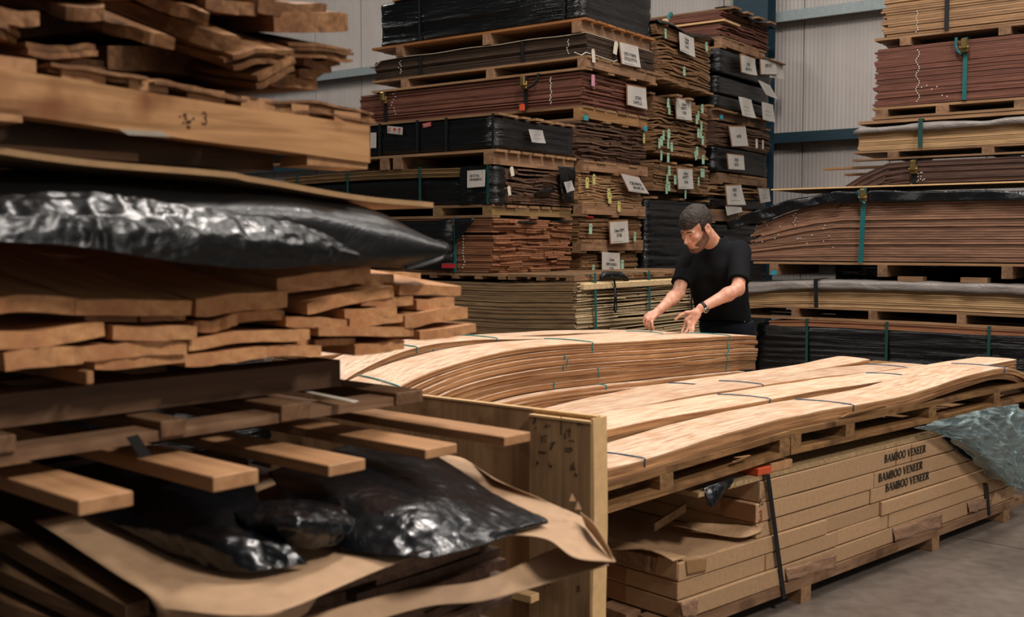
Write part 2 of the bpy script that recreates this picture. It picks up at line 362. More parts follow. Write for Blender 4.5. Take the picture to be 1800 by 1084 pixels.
# ---- lettering
def arc(cx, cy, rx, ry, a0, a1, n=9): return [(cx + rx * math.cos(math.radians(a)), cy + ry * math.sin(math.radians(a))) for a in np.linspace(a0, a1, n)]
TT, tt = .2, .1
def ser(x, y, w=.13): return (tt * .8, [(x - w, y), (x + w, y)])
GL = {
 'A': (.78, [(tt, [(.08, 0), (.38, 1)]), (TT, [(.40, 1), (.68, 0)]), (tt, [(.18, .36), (.56, .36)]), ser(.08, 0, .1), ser(.68, 0, .11)]),
 'B': (.68, [(TT, [(.16, 0), (.16, 1)]), (tt, [(.03, 1), (.36, 1)]), (tt, [(.03, 0), (.38, 0)]), (tt, [(.16, .53), (.38, .53)]), (TT * .8, arc(.34, .765, .19, .235, 90, -90)), (TT * .8, arc(.36, .265, .23, .265, 90, -90))]),
 'C': (.7, [(TT * .8, arc(.40, .5, .31, .5, 50, 310, 14)), (tt, [(.6, .95), (.6, .7)])]),
 'D': (.76, [(TT, [(.16, 0), (.16, 1)]), (tt, [(.03, 1), (.36, 1)]), (tt, [(.03, 0), (.36, 0)]), (TT * .85, arc(.32, .5, .34, .5, 90, -90, 12))]),
 'E': (.64, [(TT, [(.16, 0), (.16, 1)]), (tt, [(.03, 1), (.56, 1), (.56, .8)]), (tt, [(.03, 0), (.58, 0), (.58, .22)]), (tt, [(.16, .52), (.42, .52)]), (tt, [(.42, .4), (.42, .64)])]),
 'F': (.6, [(TT, [(.16, 0), (.16, 1)]), (tt, [(.03, 1), (.56, 1), (.56, .8)]), (tt, [(.16, .52), (.42, .52)]), ser(.16, 0)]),
 'G': (.76, [(TT * .8, arc(.40, .5, .31, .5, 50, 320, 14)), (TT, [(.62, .02), (.62, .4)]), ser(.6, .4, .12)]),
 'H': (.8, [(TT, [(.16, 0), (.16, 1)]), (TT, [(.64, 0), (.64, 1)]), (tt, [(.16, .52), (.64, .52)]), ser(.16, 0), ser(.16, 1), ser(.64, 0), ser(.64, 1)]),
 'I': (.36, [(TT, [(.18, 0), (.18, 1)]), ser(.18, 0), ser(.18, 1)]),
 'K': (.76, [(TT, [(.16, 0), (.16, 1)]), (tt, [(.18, .45), (.6, 1)]), (TT, [(.3, .58), (.64, 0)]), ser(.16, 0), ser(.16, 1), ser(.6, 1, .1), ser(.64, 0, .1)]),
 'L': (.62, [(TT, [(.16, 0), (.16, 1)]), (tt, [(.03, 0), (.56, 0), (.56, .25)]), ser(.16, 1)]),
 'M': (.94, [(tt, [(.14, 0), (.14, 1)]), (TT, [(.16, 1), (.46, .05)]), (tt, [(.46, .05), (.76, 1)]), (TT, [(.79, 0), (.79, 1)]), ser(.14, 0, .1), ser(.79, 0), ser(.1, 1, .1), ser(.82, 1, .1)]),
 'N': (.8, [(tt, [(.14, 0), (.14, 1)]), (TT, [(.16, 1), (.64, .02)]), (tt, [(.65, 0), (.65, 1)]), ser(.14, 0, .1), ser(.1, 1, .1), ser(.65, 1, .1)]),
 'O': (.78, [(TT * .85, arc(.39, .5, .31, .5, 0, 360, 18))]),
 'P': (.64, [(TT, [(.16, 0), (.16, 1)]), (tt, [(.03, 1), (.36, 1)]), (tt, [(.16, .46), (.36, .46)]), (TT * .85, arc(.34, .73, .22, .27, 90, -90)), ser(.16, 0)]),
 'Q': (.78, [(TT * .85, arc(.39, .5, .31, .5, 0, 360, 18)), (TT * .8, [(.4, .1), (.66, -.18)])]),
 'R': (.74, [(TT, [(.16, 0), (.16, 1)]), (tt, [(.03, 1), (.36, 1)]), (tt, [(.16, .5), (.36, .5)]), (TT * .85, arc(.34, .75, .2, .25, 90, -90)), (TT * .9, [(.36, .5), (.64, 0)]), ser(.16, 0), ser(.64, 0, .08)]),
 'S': (.58, [(TT * .75, arc(.3, .74, .2, .25, 40, 250, 9) + arc(.29, .25, .22, .25, 70, -140, 9))]),
 'T': (.68, [(TT, [(.34, 0), (.34, 1)]), (tt, [(.04, .8), (.04, 1), (.64, 1), (.64, .8)]), ser(.34, 0)]),
 'U': (.76, [(TT, [(.16, 1), (.16, .3)]), (tt, arc(.39, .27, .23, .27, 180, 360)), (tt, [(.62, .27), (.62, 1)]), ser(.16, 1), ser(.62, 1, .1)]),
 'V': (.74, [(TT, [(.1, 1), (.37, 0)]), (tt, [(.37, 0), (.64, 1)]), ser(.1, 1, .11), ser(.64, 1, .1)]),
 'W': (1.0, [(TT, [(.08, 1), (.3, 0)]), (tt, [(.3, 0), (.5, .9)]), (TT, [(.5, .9), (.7, 0)]), (tt, [(.7, 0), (.92, 1)]), ser(.08, 1, .1), ser(.92, 1, .1)]),
 'Y': (.72, [(TT, [(.1, 1), (.36, .48)]), (tt, [(.62, 1), (.36, .48)]), (TT, [(.36, .48), (.36, 0)]), ser(.36, 0), ser(.1, 1, .1), ser(.62, 1, .1)]),
 'm': (.9, [(TT * .9, [(.14, 0), (.14, .62)]), (TT * .9, [(.45, 0), (.45, .5)]), (TT * .9, [(.76, 0), (.76, .5)]), (tt, arc(.3, .46, .15, .17, 170, 0)), (tt, arc(.61, .46, .15, .17, 170, 0))]),
 '1': (.44, [(TT, [(.24, 0), (.24, 1), (.1, .84)]), ser(.24, 0)]), '8': (.6, [(TT * .7, arc(.3, .75, .18, .24, 0, 360, 14)), (TT * .7, arc(.3, .26, .22, .26, 0, 360, 14))]),
 '.': (.26, [(TT, [(.13, 0), (.13, .12)])]), '/': (.4, [(tt, [(.05, -.05), (.35, 1.05)])]), ' ': (.34, []),
 '3': (.6, [(TT * .7, arc(.27, .75, .2, .24, 150, -80, 9) + arc(.27, .26, .24, .27, 80, -150, 9))]),
}
def text_quads(txt, h, stretch=1.):
    """list of 2-D quads, line centred on (0, 0) baseline"""
    out = []; x = 0
    for ch in txt:
        w, st = GL[ch]
        for wt, pl in st:
            for (a, b), (c, d) in zip(pl[:-1], pl[1:]):
                L = math.hypot(c - a, d - b) or 1; nx, ny = -(d - b) / L * wt / 2, (c - a) / L * wt / 2
                ex, ey = (c - a) / L * wt * .25, (d - b) / L * wt * .25
                out.append([(x + a - ex + nx, b - ey + ny), (x + c + ex + nx, d + ey + ny), (x + c + ex - nx, d + ey - ny), (x + a - ex - nx, b - ey - ny)])
        x += w + .06
    return [[((p - x / 2) * h * stretch, q * h) for p, q in quad] for quad in out], x * h * stretch
def quadmap(TL, TR, BR, BL, curl=0., nrm=(1, 0, 0)):
    TL, TR, BR, BL = (np.asarray(q, float) for q in (TL, TR, BR, BL)); N = np.asarray(nrm, float)
    def f(u, v, lift=0.):   # u right 0..1, v down 0..1
        p = TL * (1 - u) * (1 - v) + TR * u * (1 - v) + BR * u * v + BL * (1 - u) * v
        return p + N * (lift + curl * (v * v) + curl * .6 * math.sin(u * 5 + v * 2))
    return f
def lettering(f, lines, lift=.004, aspect=1.):
    """lines: (text, height as a share of the sheet, baseline v, centre u, stretch)"""
    mb = MB()
    for ln in lines:
        txt, h, v, u = ln[:4]; st = ln[4] if len(ln) > 4 else 1.
        if txt.startswith('~'):        # handwriting
            n = int(txt[1:]); pts = []
            for i in range(n * 6 + 1):
                t = i / (n * 6); pts.append((u - .28 + .56 * t, v - h * .5 * (.5 + .5 * math.sin(i * 1.9) * (1 if (i // 6) % 2 else .5))))
            for (a, b), (c, d) in zip(pts[:-1], pts[1:]):
                q = [f(a, b - .006, lift), f(c, d - .006, lift), f(c, d + .006, lift), f(a, b + .006, lift)]; mb.add(q, [(0, 1, 2, 3)])
            continue
        qs, w = text_quads(txt, h, st)
        for q in qs: mb.add([f(u + p[0] / aspect, v - p[1], lift) for p in q], [(0, 1, 2, 3)])
    return mb
def sign(T, fr, plane, corners, lines, back=True, mat=None, curl=.006, label=None, axis='x', gap=.0):
    """paper sheet hung on an end face; corners TL TR BR BL in pixels of the photograph"""
    hit = (lambda q: fr.onx(q[0], q[1], plane)) if axis == 'x' else (lambda q: fr.ony(q[0], q[1], plane))
    c = [hit(q) for q in corners]; nrm = (1, 0, 0) if axis == 'x' else (0, -1, 0)
    w = np.linalg.norm(c[1] - c[0]); h = np.linalg.norm(c[3] - c[0]); f = quadmap(*c, curl=curl, nrm=nrm)
    N = np.array(nrm, float)
    G = np.array([[f(u, v) for u in np.linspace(0, 1, 6)] for v in np.linspace(0, 1, 7)])
    mb = MB(); mb.solid(G + N * .0008, G - N * .0008); p = T.part('label_sheet', mb, mat or M_PAPER, label=label)
    if back:
        G2 = np.array([[f(u, v) for u in np.linspace(-.025, 1.025, 4)] for v in np.linspace(-.07, 1.03, 5)]) - N * .006
        T.part('label_backing', MB().solid(G2 + N * .002, G2 - N * .002), M_CARDD)
    if lines: T.part('lettering', lettering(f, [(l[0], l[1] * (1.15 if l[0][0] != '~' else 1)) + tuple(l[2:4]) + ((l[4] if len(l) > 4 else 1.) * 1.45,) for l in lines], .0025, w / h), M_INK, p, fix=False)
    return p
TAG_ME = {}
def tags(T, fr, plane, spots, mat, w=.042, h=.088, eyelet=True):
    """card tags hanging on an end face; spots in pixels (centre of the tag), optional tilt in degrees"""
    key = (mat.name, w, h)
    if key not in TAG_ME:
        c = w * .25; P = [(0, -w / 2, -h / 2), (0, w / 2, -h / 2), (0, w / 2, h / 2 - c), (0, w / 2 - c, h / 2), (0, -w / 2 + c, h / 2), (0, -w / 2, h / 2 - c)]
        me = MB().prism(P, (.0015, 0, 0)).data('tag'); fix_normals(me); me.materials.append(mat)
        m2 = MB().prism([(.0016, w * .16 * math.cos(a), h * .22 + w * .16 * math.sin(a)) for a in np.linspace(0, 6.28, 9)[:-1]], (.001, 0, 0)).data('eyelet'); fix_normals(m2); m2.materials.append(M_INK)
        TAG_ME[key] = (me, m2)
    me, m2 = TAG_ME[key]
    for s in spots:
        p = fr.onx(s[0], s[1], plane + rnd(0, .006)); o = bpy.data.objects.new('tag', me); COL.objects.link(o); o.parent = T.o
        o.location = Vector(p - T.base); o.rotation_euler = (math.radians(s[2] if len(s) > 2 else rnd(-4, 4)), 0, math.radians(rnd(-8, 8)))
        if eyelet:
            e = bpy.data.objects.new('eyelet', m2); COL.objects.link(e); e.parent = o
def staples(T, fr, y, spots):
    mb = MB()
    for (a, b) in spots:
        p = fr.ony(a, b, y - .004); mb.box(p[0] - .0035, p[0] + .0035, p[1] - .002, p[1] + .002, p[2] - .005, p[2] + .005)
    T.part('staples', mb, M_STAPLE, kind='stuff')

# ------------------------------------------------------------------ the setting
def build_setting():
    a = WORLD.onz(1690, 945, 0); b = WORLD.onz(1800, 965, 0); d = (b - a) / np.linalg.norm(b - a); n = np.array([-d[1], d[0], 0])
    t = NT('polished_concrete'); v = t.coords((1, 1, 1)); f = t.noise(1.3, v, 6, .6); f2 = t.noise(14, v, 5)
    m1 = t.n('ShaderNodeMix', _data_type='FLOAT'); m1.inputs['Factor'].default_value = .45; t.l(f, m1.inputs['A']); t.l(f2, m1.inputs['B'])
    t.l(t.ramp(m1.outputs['Result'], [(.35, lin('#4c443e')), (.62, lin('#655b52'))]), t.b.inputs['Base Color'])
    t.l(t.ramp(f, [(.3, (.28,) * 3 + (1,)), (.7, (.5,) * 3 + (1,))]), t.b.inputs['Roughness']); t.bump(f2, .08, .003)
    fl = Thing('floor', 'grey polished concrete floor with a saw-cut joint', None, WORLD, (0, 6, 0), kind='structure')
    for s in (1, -1):
        P = [a - d * 24 + n * s * .005, a + d * 20 + n * s * .005, a + d * 20 + n * s * 22, a - d * 24 + n * s * 22]
        fl.part('concrete_slab', MB().prism(P, (0, 0, -.12)), t.m)
    P = [a - d * 24 - n * .02, a + d * 20 - n * .02, a + d * 20 + n * .02, a - d * 24 + n * .02]
    fl.part('joint_base', MB().prism([q + (0, 0, -.008) for q in P], (0, 0, -.1)), M_INK)
    # ribbed wall panels, seams about a metre apart
    tw = NT('wall_cladding'); v = tw.coords((1, 1, .4)); f = tw.noise(3, v, 3)
    tw.l(tw.ramp(f, [(.3, lin('#a9a29d')), (.7, lin('#b6afaa'))]), tw.b.inputs['Base Color']); tw.rgh(.5)
    wl = Thing('wall_back', 'pale grey ribbed cladding wall of the warehouse', None, FW, (-4, 0, 0), kind='structure')
    seam = FW.ony(1412, 150, 0)[0]; pw = 1.0; first = None
    for i in range(-20, 7):
        x0 = seam + i * pw
        if first is None:
            xs = []; n = 21
            for k in range(n):
                c = k / n * (pw - .012) + .006; q = (pw - .012) / n
                xs += [(c, 0), (c + q * .4, 0), (c + q * .5, -.004), (c + q * .9, -.004)]
            xs.append((pw - .006, 0)); xs = [(.006, .03)] + [(x, y) for x, y in xs] + [(pw - .006, .03)]
            P = np.array([[(x, y, z) for x, y in xs] for z in (0., 7.)]); mb = MB().grid(P)
            first = mb.data('panel'); first.materials.append(tw.m)
        o = bpy.data.objects.new('panel', first); COL.objects.link(o); o.parent = wl.o; o.location = (x0 + 4, 0, 0)
    wl.part('backing', MB().box(-20, 7, .04, .06, 0, 7), M_INK)
    for i, (z, m) in enumerate([(4.11, M_GIRT), (2.73, M_STEELB), (1.35, M_STEELB)]):  # lower rails get the darker steel, shade put into their colour
        mb = MB(); mb.box(-20, 7, -.16, -.006, z + .05, z + .056); mb.box(-20, 7, -.162, -.156, z - .06, z + .056); mb.box(-20, 7, -.16, -.12, z - .062, z - .056)
        g = single('trim_%d' % (i + 1), 'horizontal steel rail on the cladding wall', None, FW, mb, m, kind='structure')
    c0 = FW.ony(1290, 10, -.4)[0]; c1 = FW.ony(1350, 10, -.4)[0]
    mb = MB(); mb.box(c0, c1, -.42, -.40, 0, 7); mb.box(c0, c1, -.19, -.17, 0, 7); mb.box((c0 + c1) / 2 - .01, (c0 + c1) / 2 + .01, -.4, -.19, 0, 7)
    single('steel_column', 'dark blue steel column behind the dyed veneer stack', 'column', FW, mb, M_STEELB, kind='structure')
build_setting()
# ------------------------------------------------------------------ stacks along the back
def X(fr, px, py=300, y=0.): return fr.ony(px, py, y)[0]
def back_stacks():
    G1 = 'bundles in the tall stack left of the man'
    # ---- column with the sapele bundle (frame E1)
    f = E1
    T = wrapped(f, 'topmost black film wrapped bundle on the tall stack left of the man', -2.27, 0, 0, 1.14, 3.358, 3.76, group=G1)
    for p in (739, 992): strap_y(T, X(f, p, 40), M_SBLK, .022)
    T.part('cover_board', MB().box(-2.1, -.3, -.02, .7, 3.762, 3.775), M_PALX)
    pallet(f, 'orange-brown pallet under the topmost black wrapped bundle', -2.36, .04, -.03, 1.12, 3.243, 3.356, strs=[-2.0, -.98, -.05], decks=7, bots=0, bt=0, mats=(wood('pallet_orange', '#a87040', '#744a26', 'x'), M_PALY), group='pallets in the tall stack')
    T = bundle(f, 'dark fumed veneer bundle labelled eucalyptus under the topmost pallet', -2.33, .04, 0, 1.14, 3.052, 3.228, V_DRK, k=3, jx=.015, group=G1)
    T.part('paper_cover', MB().grid(np.array([[(x, y, 3.236 + .004 * math.sin(x * 9) - (.05 if x < -2.3 else 0)) for y in np.linspace(-.02, 1.1, 4)] for x in np.linspace(-2.42, .03, 30)]), .003), M_CREAM)
    for p in (741, 920): strap_y(T, X(f, p, 110), M_SBLK, .028)
    sign(T, f, .07, [(1089, 74), (1122, 82), (1125, 119), (1092, 112)], [('QTD FUMED', .12, .56, .5, .9), ('EUCALYPTUS', .12, .78, .5, .8), ('~7', .05, .95, .4)])
    tags(T, f, .06, [(1082, 84, -12), (1043, 98, 8)], M_CREAM, .05, .11, False)
    staples(T, f, 0, [(703 + rnd(-3, 3), 107 + i * 3) for i in range(8)] + [(998 + rnd(-2, 2), 70 + i * 3.4) for i in range(8)])
    T.part('loose_string', MB().tube([f.onx(a, b, .05) for a, b in [(1010, 92), (1022, 97), (1030, 92), (1050, 98), (1078, 108), (1085, 106)]], .004), M_CREAM)
    pallet(f, 'pale pallet between the fumed bundle and the red sapele bundle', -2.37, .05, -.02, 1.15, 2.937, 3.05, strs=[-1.95, -.95, 0.0], decks=6, bots=4, group='pallets in the tall stack')
    T = bundle(f, 'reddish sapele veneer bundle with two ratchet straps', -2.52, 0, 0, 1.09, 2.652, 2.928, V_SAP, n=24, k=5, jx=.028, group=G1)
    for p, m in ((680, M_SBLK), (926, M_SBLK)): strap_y(T, X(f, p, 170), m, .035, ratchet=True)
    T.part('loose_strap', MB().tube([f.ony(a, b, -.04) for a, b in [(947, 129), (945, 140), (937, 150), (928, 154)]], .012), M_SBLK)
    T.part('orange_clip', MB().box(X(f, 921, 190) - .02, X(f, 921, 190) + .02, -.04, -.015, 2.645, 2.70), M_ORANGE)
    sign(T, f, .03, [(1103, 150), (1136, 156), (1136.6, 192), (1102, 184)], [('QTRD', .13, .62, .56, 1.), ('SAPELE', .13, .86, .52, 1.)])
    tags(T, f, .02, [(1042.5, 141, 0)], M_TAGP, .045, .095, False)
    staples(T, f, 0, [(968 + rnd(-1.5, 1.5), 136 + i * 2.7) for i in range(18)] + [(692 + rnd(-4, 4), 160 + i * 5) for i in range(9)])
    P = pallet(f, 'stained pallet under the sapele bundle with teal dots', -2.45, .0, 0, 1.09, 2.53, 2.65, strs=[-2.0, -1.0, -.05], decks=6, bots=4, mats=(M_PALX, wood('stained_pallet', '#a07a4e', '#6a4a2c', 'y', .8, .1, blotch='#2e241c')), group='pallets in the tall stack')
    for a, b in ((1030, 207), (1134, 226)):
        q = f.onx(a, b, .02); P.part('sticker', MB().box(q[0], q[0] + .004, q[1] - .03, q[1] + .03, q[2] - .02, q[2] + .02), M_BLUE)
    T = bundle(f, 'dark brown veneer ends with one yellow tag under the sapele pallet', -2.4, 0, -.06, 1.08, 2.205, 2.525, V_BRN, k=6, jx=.05, wav=.008, group=G1, holes=.04)
    tags(T, f, .02, [(1132, 243, 0)], M_TAGY)
    pallet(f, 'shadowed pallet under the dark brown veneer ends', -2.4, 0.02, -.02, 1.06, 2.095, 2.2, strs=3, decks=6, bots=3, group='pallets in the tall stack')
    T = bundle(f, 'pale maple veneer bundle with yellow tags and a tilted label', -2.4, 0, -.05, 1.01, 1.85, 2.088, V_MAP, n=22, k=4, jx=.03, wav=.014, group=G1)
    tags(T, f, .03, [(1032, 321), (1044, 315), (1070, 340), (1072, 348), (1088, 363)], M_TAGY)
    sign(T, f, .05, [(1091.5, 305), (1124, 312), (1140, 340.5), (1105, 336)], [('CROWN', .14, .55, .56, 1.), ('MAPLE', .14, .8, .6, 1.), ('~6', .06, .95, .4)], curl=.004)
    pallet(f, 'short pallet under the maple bundle, dark gaps showing', -2.4, 0.02, -.04, 1.02, 1.735, 1.845, strs=3, decks=5, bots=3, group='pallets in the tall stack')
    T = bundle(f, 'oak veneer bundle with mint tags and a backed white label', -2.4, 0, -.03, 1.01, 1.545, 1.725, V_OAK, k=3, jx=.03, wav=.006, group=G1)
    tags(T, f, .03, [(1038, 402), (1116, 416, -8)], M_TAGG)
    sign(T, f, .05, [(1072, 390.4), (1104, 388.5), (1104.5, 426), (1072.5, 428)], [('1.8mm PIPPY', .12, .48, .5, .72), ('OAK', .13, .7, .5, 1.), ('~7', .07, .95, .4)])
    T.part('red_mark', MB().box(.0, .006, .05, .16, 1.727, 1.74), M_RED)
    pallet(f, 'brown plank pallet in the middle of the oak bundles', -2.4, 0.0, -.02, 1.02, 1.43, 1.543, strs=3, decks=6, bots=4, group='pallets in the tall stack')
    T = bundle(f, 'lowest oak veneer bundle with mint tags behind the black strap handle', -2.4, -.03, .05, 1.0, 1.292, 1.425, V_OAK, k=3, jx=.03, wav=.006, group=G1)
    tags(T, f, .0, [(1094, 465), (1043, 474), (1117, 479)], M_TAGG)
    sign(T, f, .02, [(1058, 442.7), (1090, 444.7), (1089.5, 479.5), (1056.6, 477.6)], [('1.8mm', .11, .42, .55, .9), ('PIPPY/BURRED', .11, .66, .52, .68), ('OAK', .11, .86, .55, .9)], back=False)
    # ---- column in front of it (frame E0)
    f = E0; G0 = 'bundles in the front column of the tall stack'
    T = wrapped(f, 'black wrapped bundle with shipping stickers in the front column', -2.5, 0, 0, 1.06, 2.205, 2.445, group=G0)
    for p in (669, 735, 786, 868): strap_y(T, X(f, p, 230), M_SBLK, .02)
    mb = MB()
    for i in range(7):
        y = i * .155; T.part('cover_board', MB().box(-2.45, .02 + rnd(-.02, .02), y, y + .11, 2.447, 2.465), M_PALX)
    p = sign(T, f, -.025, [(681, 221), (708, 223.7), (707, 237), (681, 234)], [], back=False, axis='y', curl=0)
    q = quadmap(*[f.ony(a, b, -.03) for a, b in [(681, 221), (708, 223.7), (707, 237), (681, 234)]], nrm=(0, -1, 0)); mb = MB()
    def pl(pts): mb.add([q(u, v, .004) for u, v in pts], [tuple(range(len(pts)))])
    for k in range(4): pl([(.06 + k * .05, .2), (.085 + k * .05, .2), (.085 + k * .05, .8), (.06 + k * .05, .8)])
    pl([(.38, .5), (.42, .3), (.5, .18), (.58, .3), (.62, .5)]); pl([(.49, .5), (.51, .5), (.51, .8), (.49, .8)])
    pl([(.72, .18), (.9, .18), (.87, .45), (.82, .55), (.77, .45)]); pl([(.8, .5), (.83, .5), (.83, .78), (.8, .78)]); pl([(.74, .76), (.89, .76), (.89, .84), (.74, .84)])
    T.part('red_symbols', mb, M_RED, p, fix=False)
    cs = [(742.5, 217), (757, 214), (758, 221.5), (744, 225)]
    p = sign(T, f, -.025, cs, [], back=False, axis='y', curl=0, mat=plain('red_sticker', '#b04a4a', .6))
    q2 = quadmap(*[f.ony(a, b, -.028) for a, b in cs], nrm=(0, -1, 0)); T.part('lettering', lettering(q2, [('FRAGILE', .5, .75, .5, .5)], .003, 1.8), M_PAPER, p, fix=False)
    sign(T, f, -.025, [(651, 233), (661.5, 233), (661, 260), (651, 260)], [], back=False, axis='y', curl=0)
    sign(T, f, .03, [(929, 227), (955, 229), (957, 252), (932, 250)], [('~6', .08, .4, .5), ('~6', .08, .7, .5)], back=False, mat=film('silver_label', '#9a9692', .25, (20, 20, 20), .6, .01), curl=.01)
    pallet(f, 'long pallet under the shipping-sticker bundle with a pale front plank', -2.5, 0.02, -.02, 1.06, 2.09, 2.2, strs=[X(f, 678, 260), -.95, -.05], decks=7, bots=0, bt=0, group='pallets in the front column')
    zt5 = lambda X_, Y_: .02 * np.sin((X_ + 2.4) / 2.4 * 3.14)
    T = Thing('veneer_bundle', 'half wrapped bundle with brown sheets bulging over black film', 'veneer bundle', f, (-1.2, .5, 1.8), G0); T.dim = (-2.4, 0, 0, 1.04, 1.8, 2.085); T.zf = None
    T.part('film_wrap', shell(MB(), -2.4, -.02, 0, .3, 1.8, 2.0, .007, seed=4), M_BLK, smooth=True)
    T.part('film_sleeve', shell(MB(), -.36, .012, -.012, .14, 1.795, 2.085, .012, seed=14), M_BLK, smooth=True)
    T.part('top_sheets', sheets(MB(), -2.2, -.2, -.008, .9, 2.0, 2.07, 5, 1, .12, zf=zt5), V_TAN, kind='stuff', fix=False)
    T.part('veneer_sheets', sheets(MB(), -1.6, .01, .1, 1.03, 1.81, 2.075, 17, 5, .04, wav=.012, holes=.03), V_BRN, kind='stuff', fix=False)
    q = [f.onx(a, b, .035) for a, b in [(980, 292), (1008, 294), (1009, 358), (990, 355), (975, 338), (940, 345), (938, 338), (972, 326)]]
    g = np.array([[q[0] * (1 - v) + q[3] * v + (q[1] - q[0] * (1) + (q[2] - q[3] - q[1] + q[0]) * v) * u + np.array([.02 * vn(u * 6, v * 5, 0, 3), 0, 0]) for u in np.linspace(0, 1, 10)] for v in np.linspace(0, 1, 14)])
    T.part('film_flap', MB().grid(g, .004), M_BLK, smooth=True)
    g = np.array([[q[7] * (1 - v) + q[4] * v + (q[6] - q[7] + (q[5] - q[4] - q[6] + q[7]) * v) * (-u * .0 + (1 - u)) + np.array([.012 * vn(u * 6, v * 5, 0, 5), 0, 0]) for u in np.linspace(0, 1, 8)] for v in np.linspace(0, 1, 4)])
    T.part('film_tail', MB().grid(g, .004), M_BLK, smooth=True)
    for p in (525, 613, 740, 859): strap_y(T, X(f, p, 320), M_DTEAL, .02)
    sign(T, f, -.04, [(821.4, 300), (852.5, 298), (853, 327.6), (822.3, 330)], [('CRYSTAL', .11, .38, .42, .75), ('CHARMOLE', .11, .6, .48, .75)], back=False, axis='y', curl=.004)
    tags(T, f, .03, [(900, 301, 14), (895, 335, 14)], M_CREAM, .04, .07, False)
    sign(T, f, .06, [(991, 320), (1006, 317), (1008, 334), (994, 339)], [('~5', .1, .5, .5)], back=False, mat=MATS['silver_label'], curl=.01)
    pallet(f, 'deep pallet above the orange-brown bundle, long side plank', -2.35, -.02, -.01, 1.05, 1.70, 1.798, strs=[-1.5, -.55, -.07], decks=7, bots=3, mats=(M_PALX, wood('grey_pallet_plank', '#8c7048', '#5e4a30', 'y', .9, .1)), group='pallets in the front column')
    T = bundle(f, 'big orange-brown veneer bundle with ragged ends, half under black film', -2.3, 0, 0, 1.05, 1.292, 1.695, V_ORG, n=24, k=6, jx=.055, wav=.006, group=G0, holes=.05)
    T.part('film_wrap', shell(MB(), -2.32, X(f, 802, 400) - .02, -.02, .9, 1.30, 1.70, .008, seed=8), M_BLK, smooth=True)
    a = [f.ony(*p, -.03) for p in [(799, 384), (836, 384), (812, 415), (800, 430)]]
    g = np.array([[(a[0] * (1 - v) + a[3] * v) * (1 - u) + (a[1] * (1 - v) + a[2] * v) * u for u in np.linspace(0, 1, 6)] for v in np.linspace(0, 1, 8)]); T.part('film_flap', MB().grid(g, .004), M_BLK, smooth=True)
    g = np.array([[(-.02 + .03 * math.sin(u * 9) - .3 * v, .3 + u * .72, 1.703 + .012 * vn(u * 7, v * 4, 0, 2) - (.03 if v == 0 else 0)) for u in np.linspace(0, 1, 16)] for v in np.linspace(0, 1, 4)]); T.part('top_film', MB().grid(g, .006), M_BLK, smooth=True)
    strap_y(T, X(f, 802, 430), M_TEAL, .022)
    b = f.ony(789, 466, -.045); T.part('red_print', MB().box(b[0] - .07, b[0] + .06, b[1], b[1] + .004, b[2] - .022, b[2] + .012), M_RED)
    staples(T, f, 0, [(815 + rnd(-2, 2), 415 + i * 5) for i in range(12)])
    # ---- wide pale stack that carries both columns (frame E7)
    f = E7; G7 = None
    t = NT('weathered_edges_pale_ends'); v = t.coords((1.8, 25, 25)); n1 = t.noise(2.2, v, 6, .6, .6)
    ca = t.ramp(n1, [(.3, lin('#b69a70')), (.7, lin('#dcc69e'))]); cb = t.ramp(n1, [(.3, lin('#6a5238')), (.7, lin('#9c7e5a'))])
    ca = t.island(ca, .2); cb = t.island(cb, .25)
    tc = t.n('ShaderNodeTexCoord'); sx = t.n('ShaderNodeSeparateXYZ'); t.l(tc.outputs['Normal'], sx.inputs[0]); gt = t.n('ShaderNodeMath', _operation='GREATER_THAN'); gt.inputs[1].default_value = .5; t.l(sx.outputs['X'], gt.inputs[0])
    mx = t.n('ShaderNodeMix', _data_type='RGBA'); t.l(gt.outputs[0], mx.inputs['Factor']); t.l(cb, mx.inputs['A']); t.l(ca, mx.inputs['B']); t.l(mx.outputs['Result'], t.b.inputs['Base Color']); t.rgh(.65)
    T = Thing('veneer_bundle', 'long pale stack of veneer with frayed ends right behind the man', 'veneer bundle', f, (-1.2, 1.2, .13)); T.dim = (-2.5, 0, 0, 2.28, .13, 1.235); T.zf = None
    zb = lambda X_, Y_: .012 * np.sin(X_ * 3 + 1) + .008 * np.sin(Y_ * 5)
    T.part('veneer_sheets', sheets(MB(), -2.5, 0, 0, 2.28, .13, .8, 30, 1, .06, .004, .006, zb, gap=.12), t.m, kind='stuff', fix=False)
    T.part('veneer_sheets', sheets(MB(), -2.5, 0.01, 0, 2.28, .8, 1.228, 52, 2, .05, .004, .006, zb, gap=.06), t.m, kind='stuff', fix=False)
    for p, m in ((1045, M_TEAL), (1140, M_TEAL), (1214, M_SBLK)):
        y = f.onx(p, 500, .02)[1]; mb = MB(); mb.prism([(.022, y + .02, .55), (.022, y + .045, .55), (.022, y + .012, 1.30), (.022, y - .012, 1.30)], (.004, 0, 0)); mb.box(-.4, .022, y - .012, y + .012, 1.286, 1.290); T.part('strap', mb, m)
    T.part('end_cap', MB().cbox(-.02, .03, .05, 2.25, 1.18, 1.228, .006), V_PALE)
    pallet(f, 'floor pallet under the long pale stack', -2.5, 0, 0, 2.28, 0.0, .128, strs=4, decks=8, group='floor pallets')
    P = pallet(f, 'deck of pale boards lying on the long pale stack', -2.45, -.62, 0.0, 2.28, 1.245, 1.288, strs=9, decks=14, bots=0, bt=0, sw=.07, group='pallets in the front column')
    P2 = pallet(f, 'cross plank deck at the end of the long pale stack', -.6, -.02, 0.0, 2.28, 1.245, 1.288, strs=3, decks=14, bots=0, bt=0, sw=.07, group='pallets in the front column')
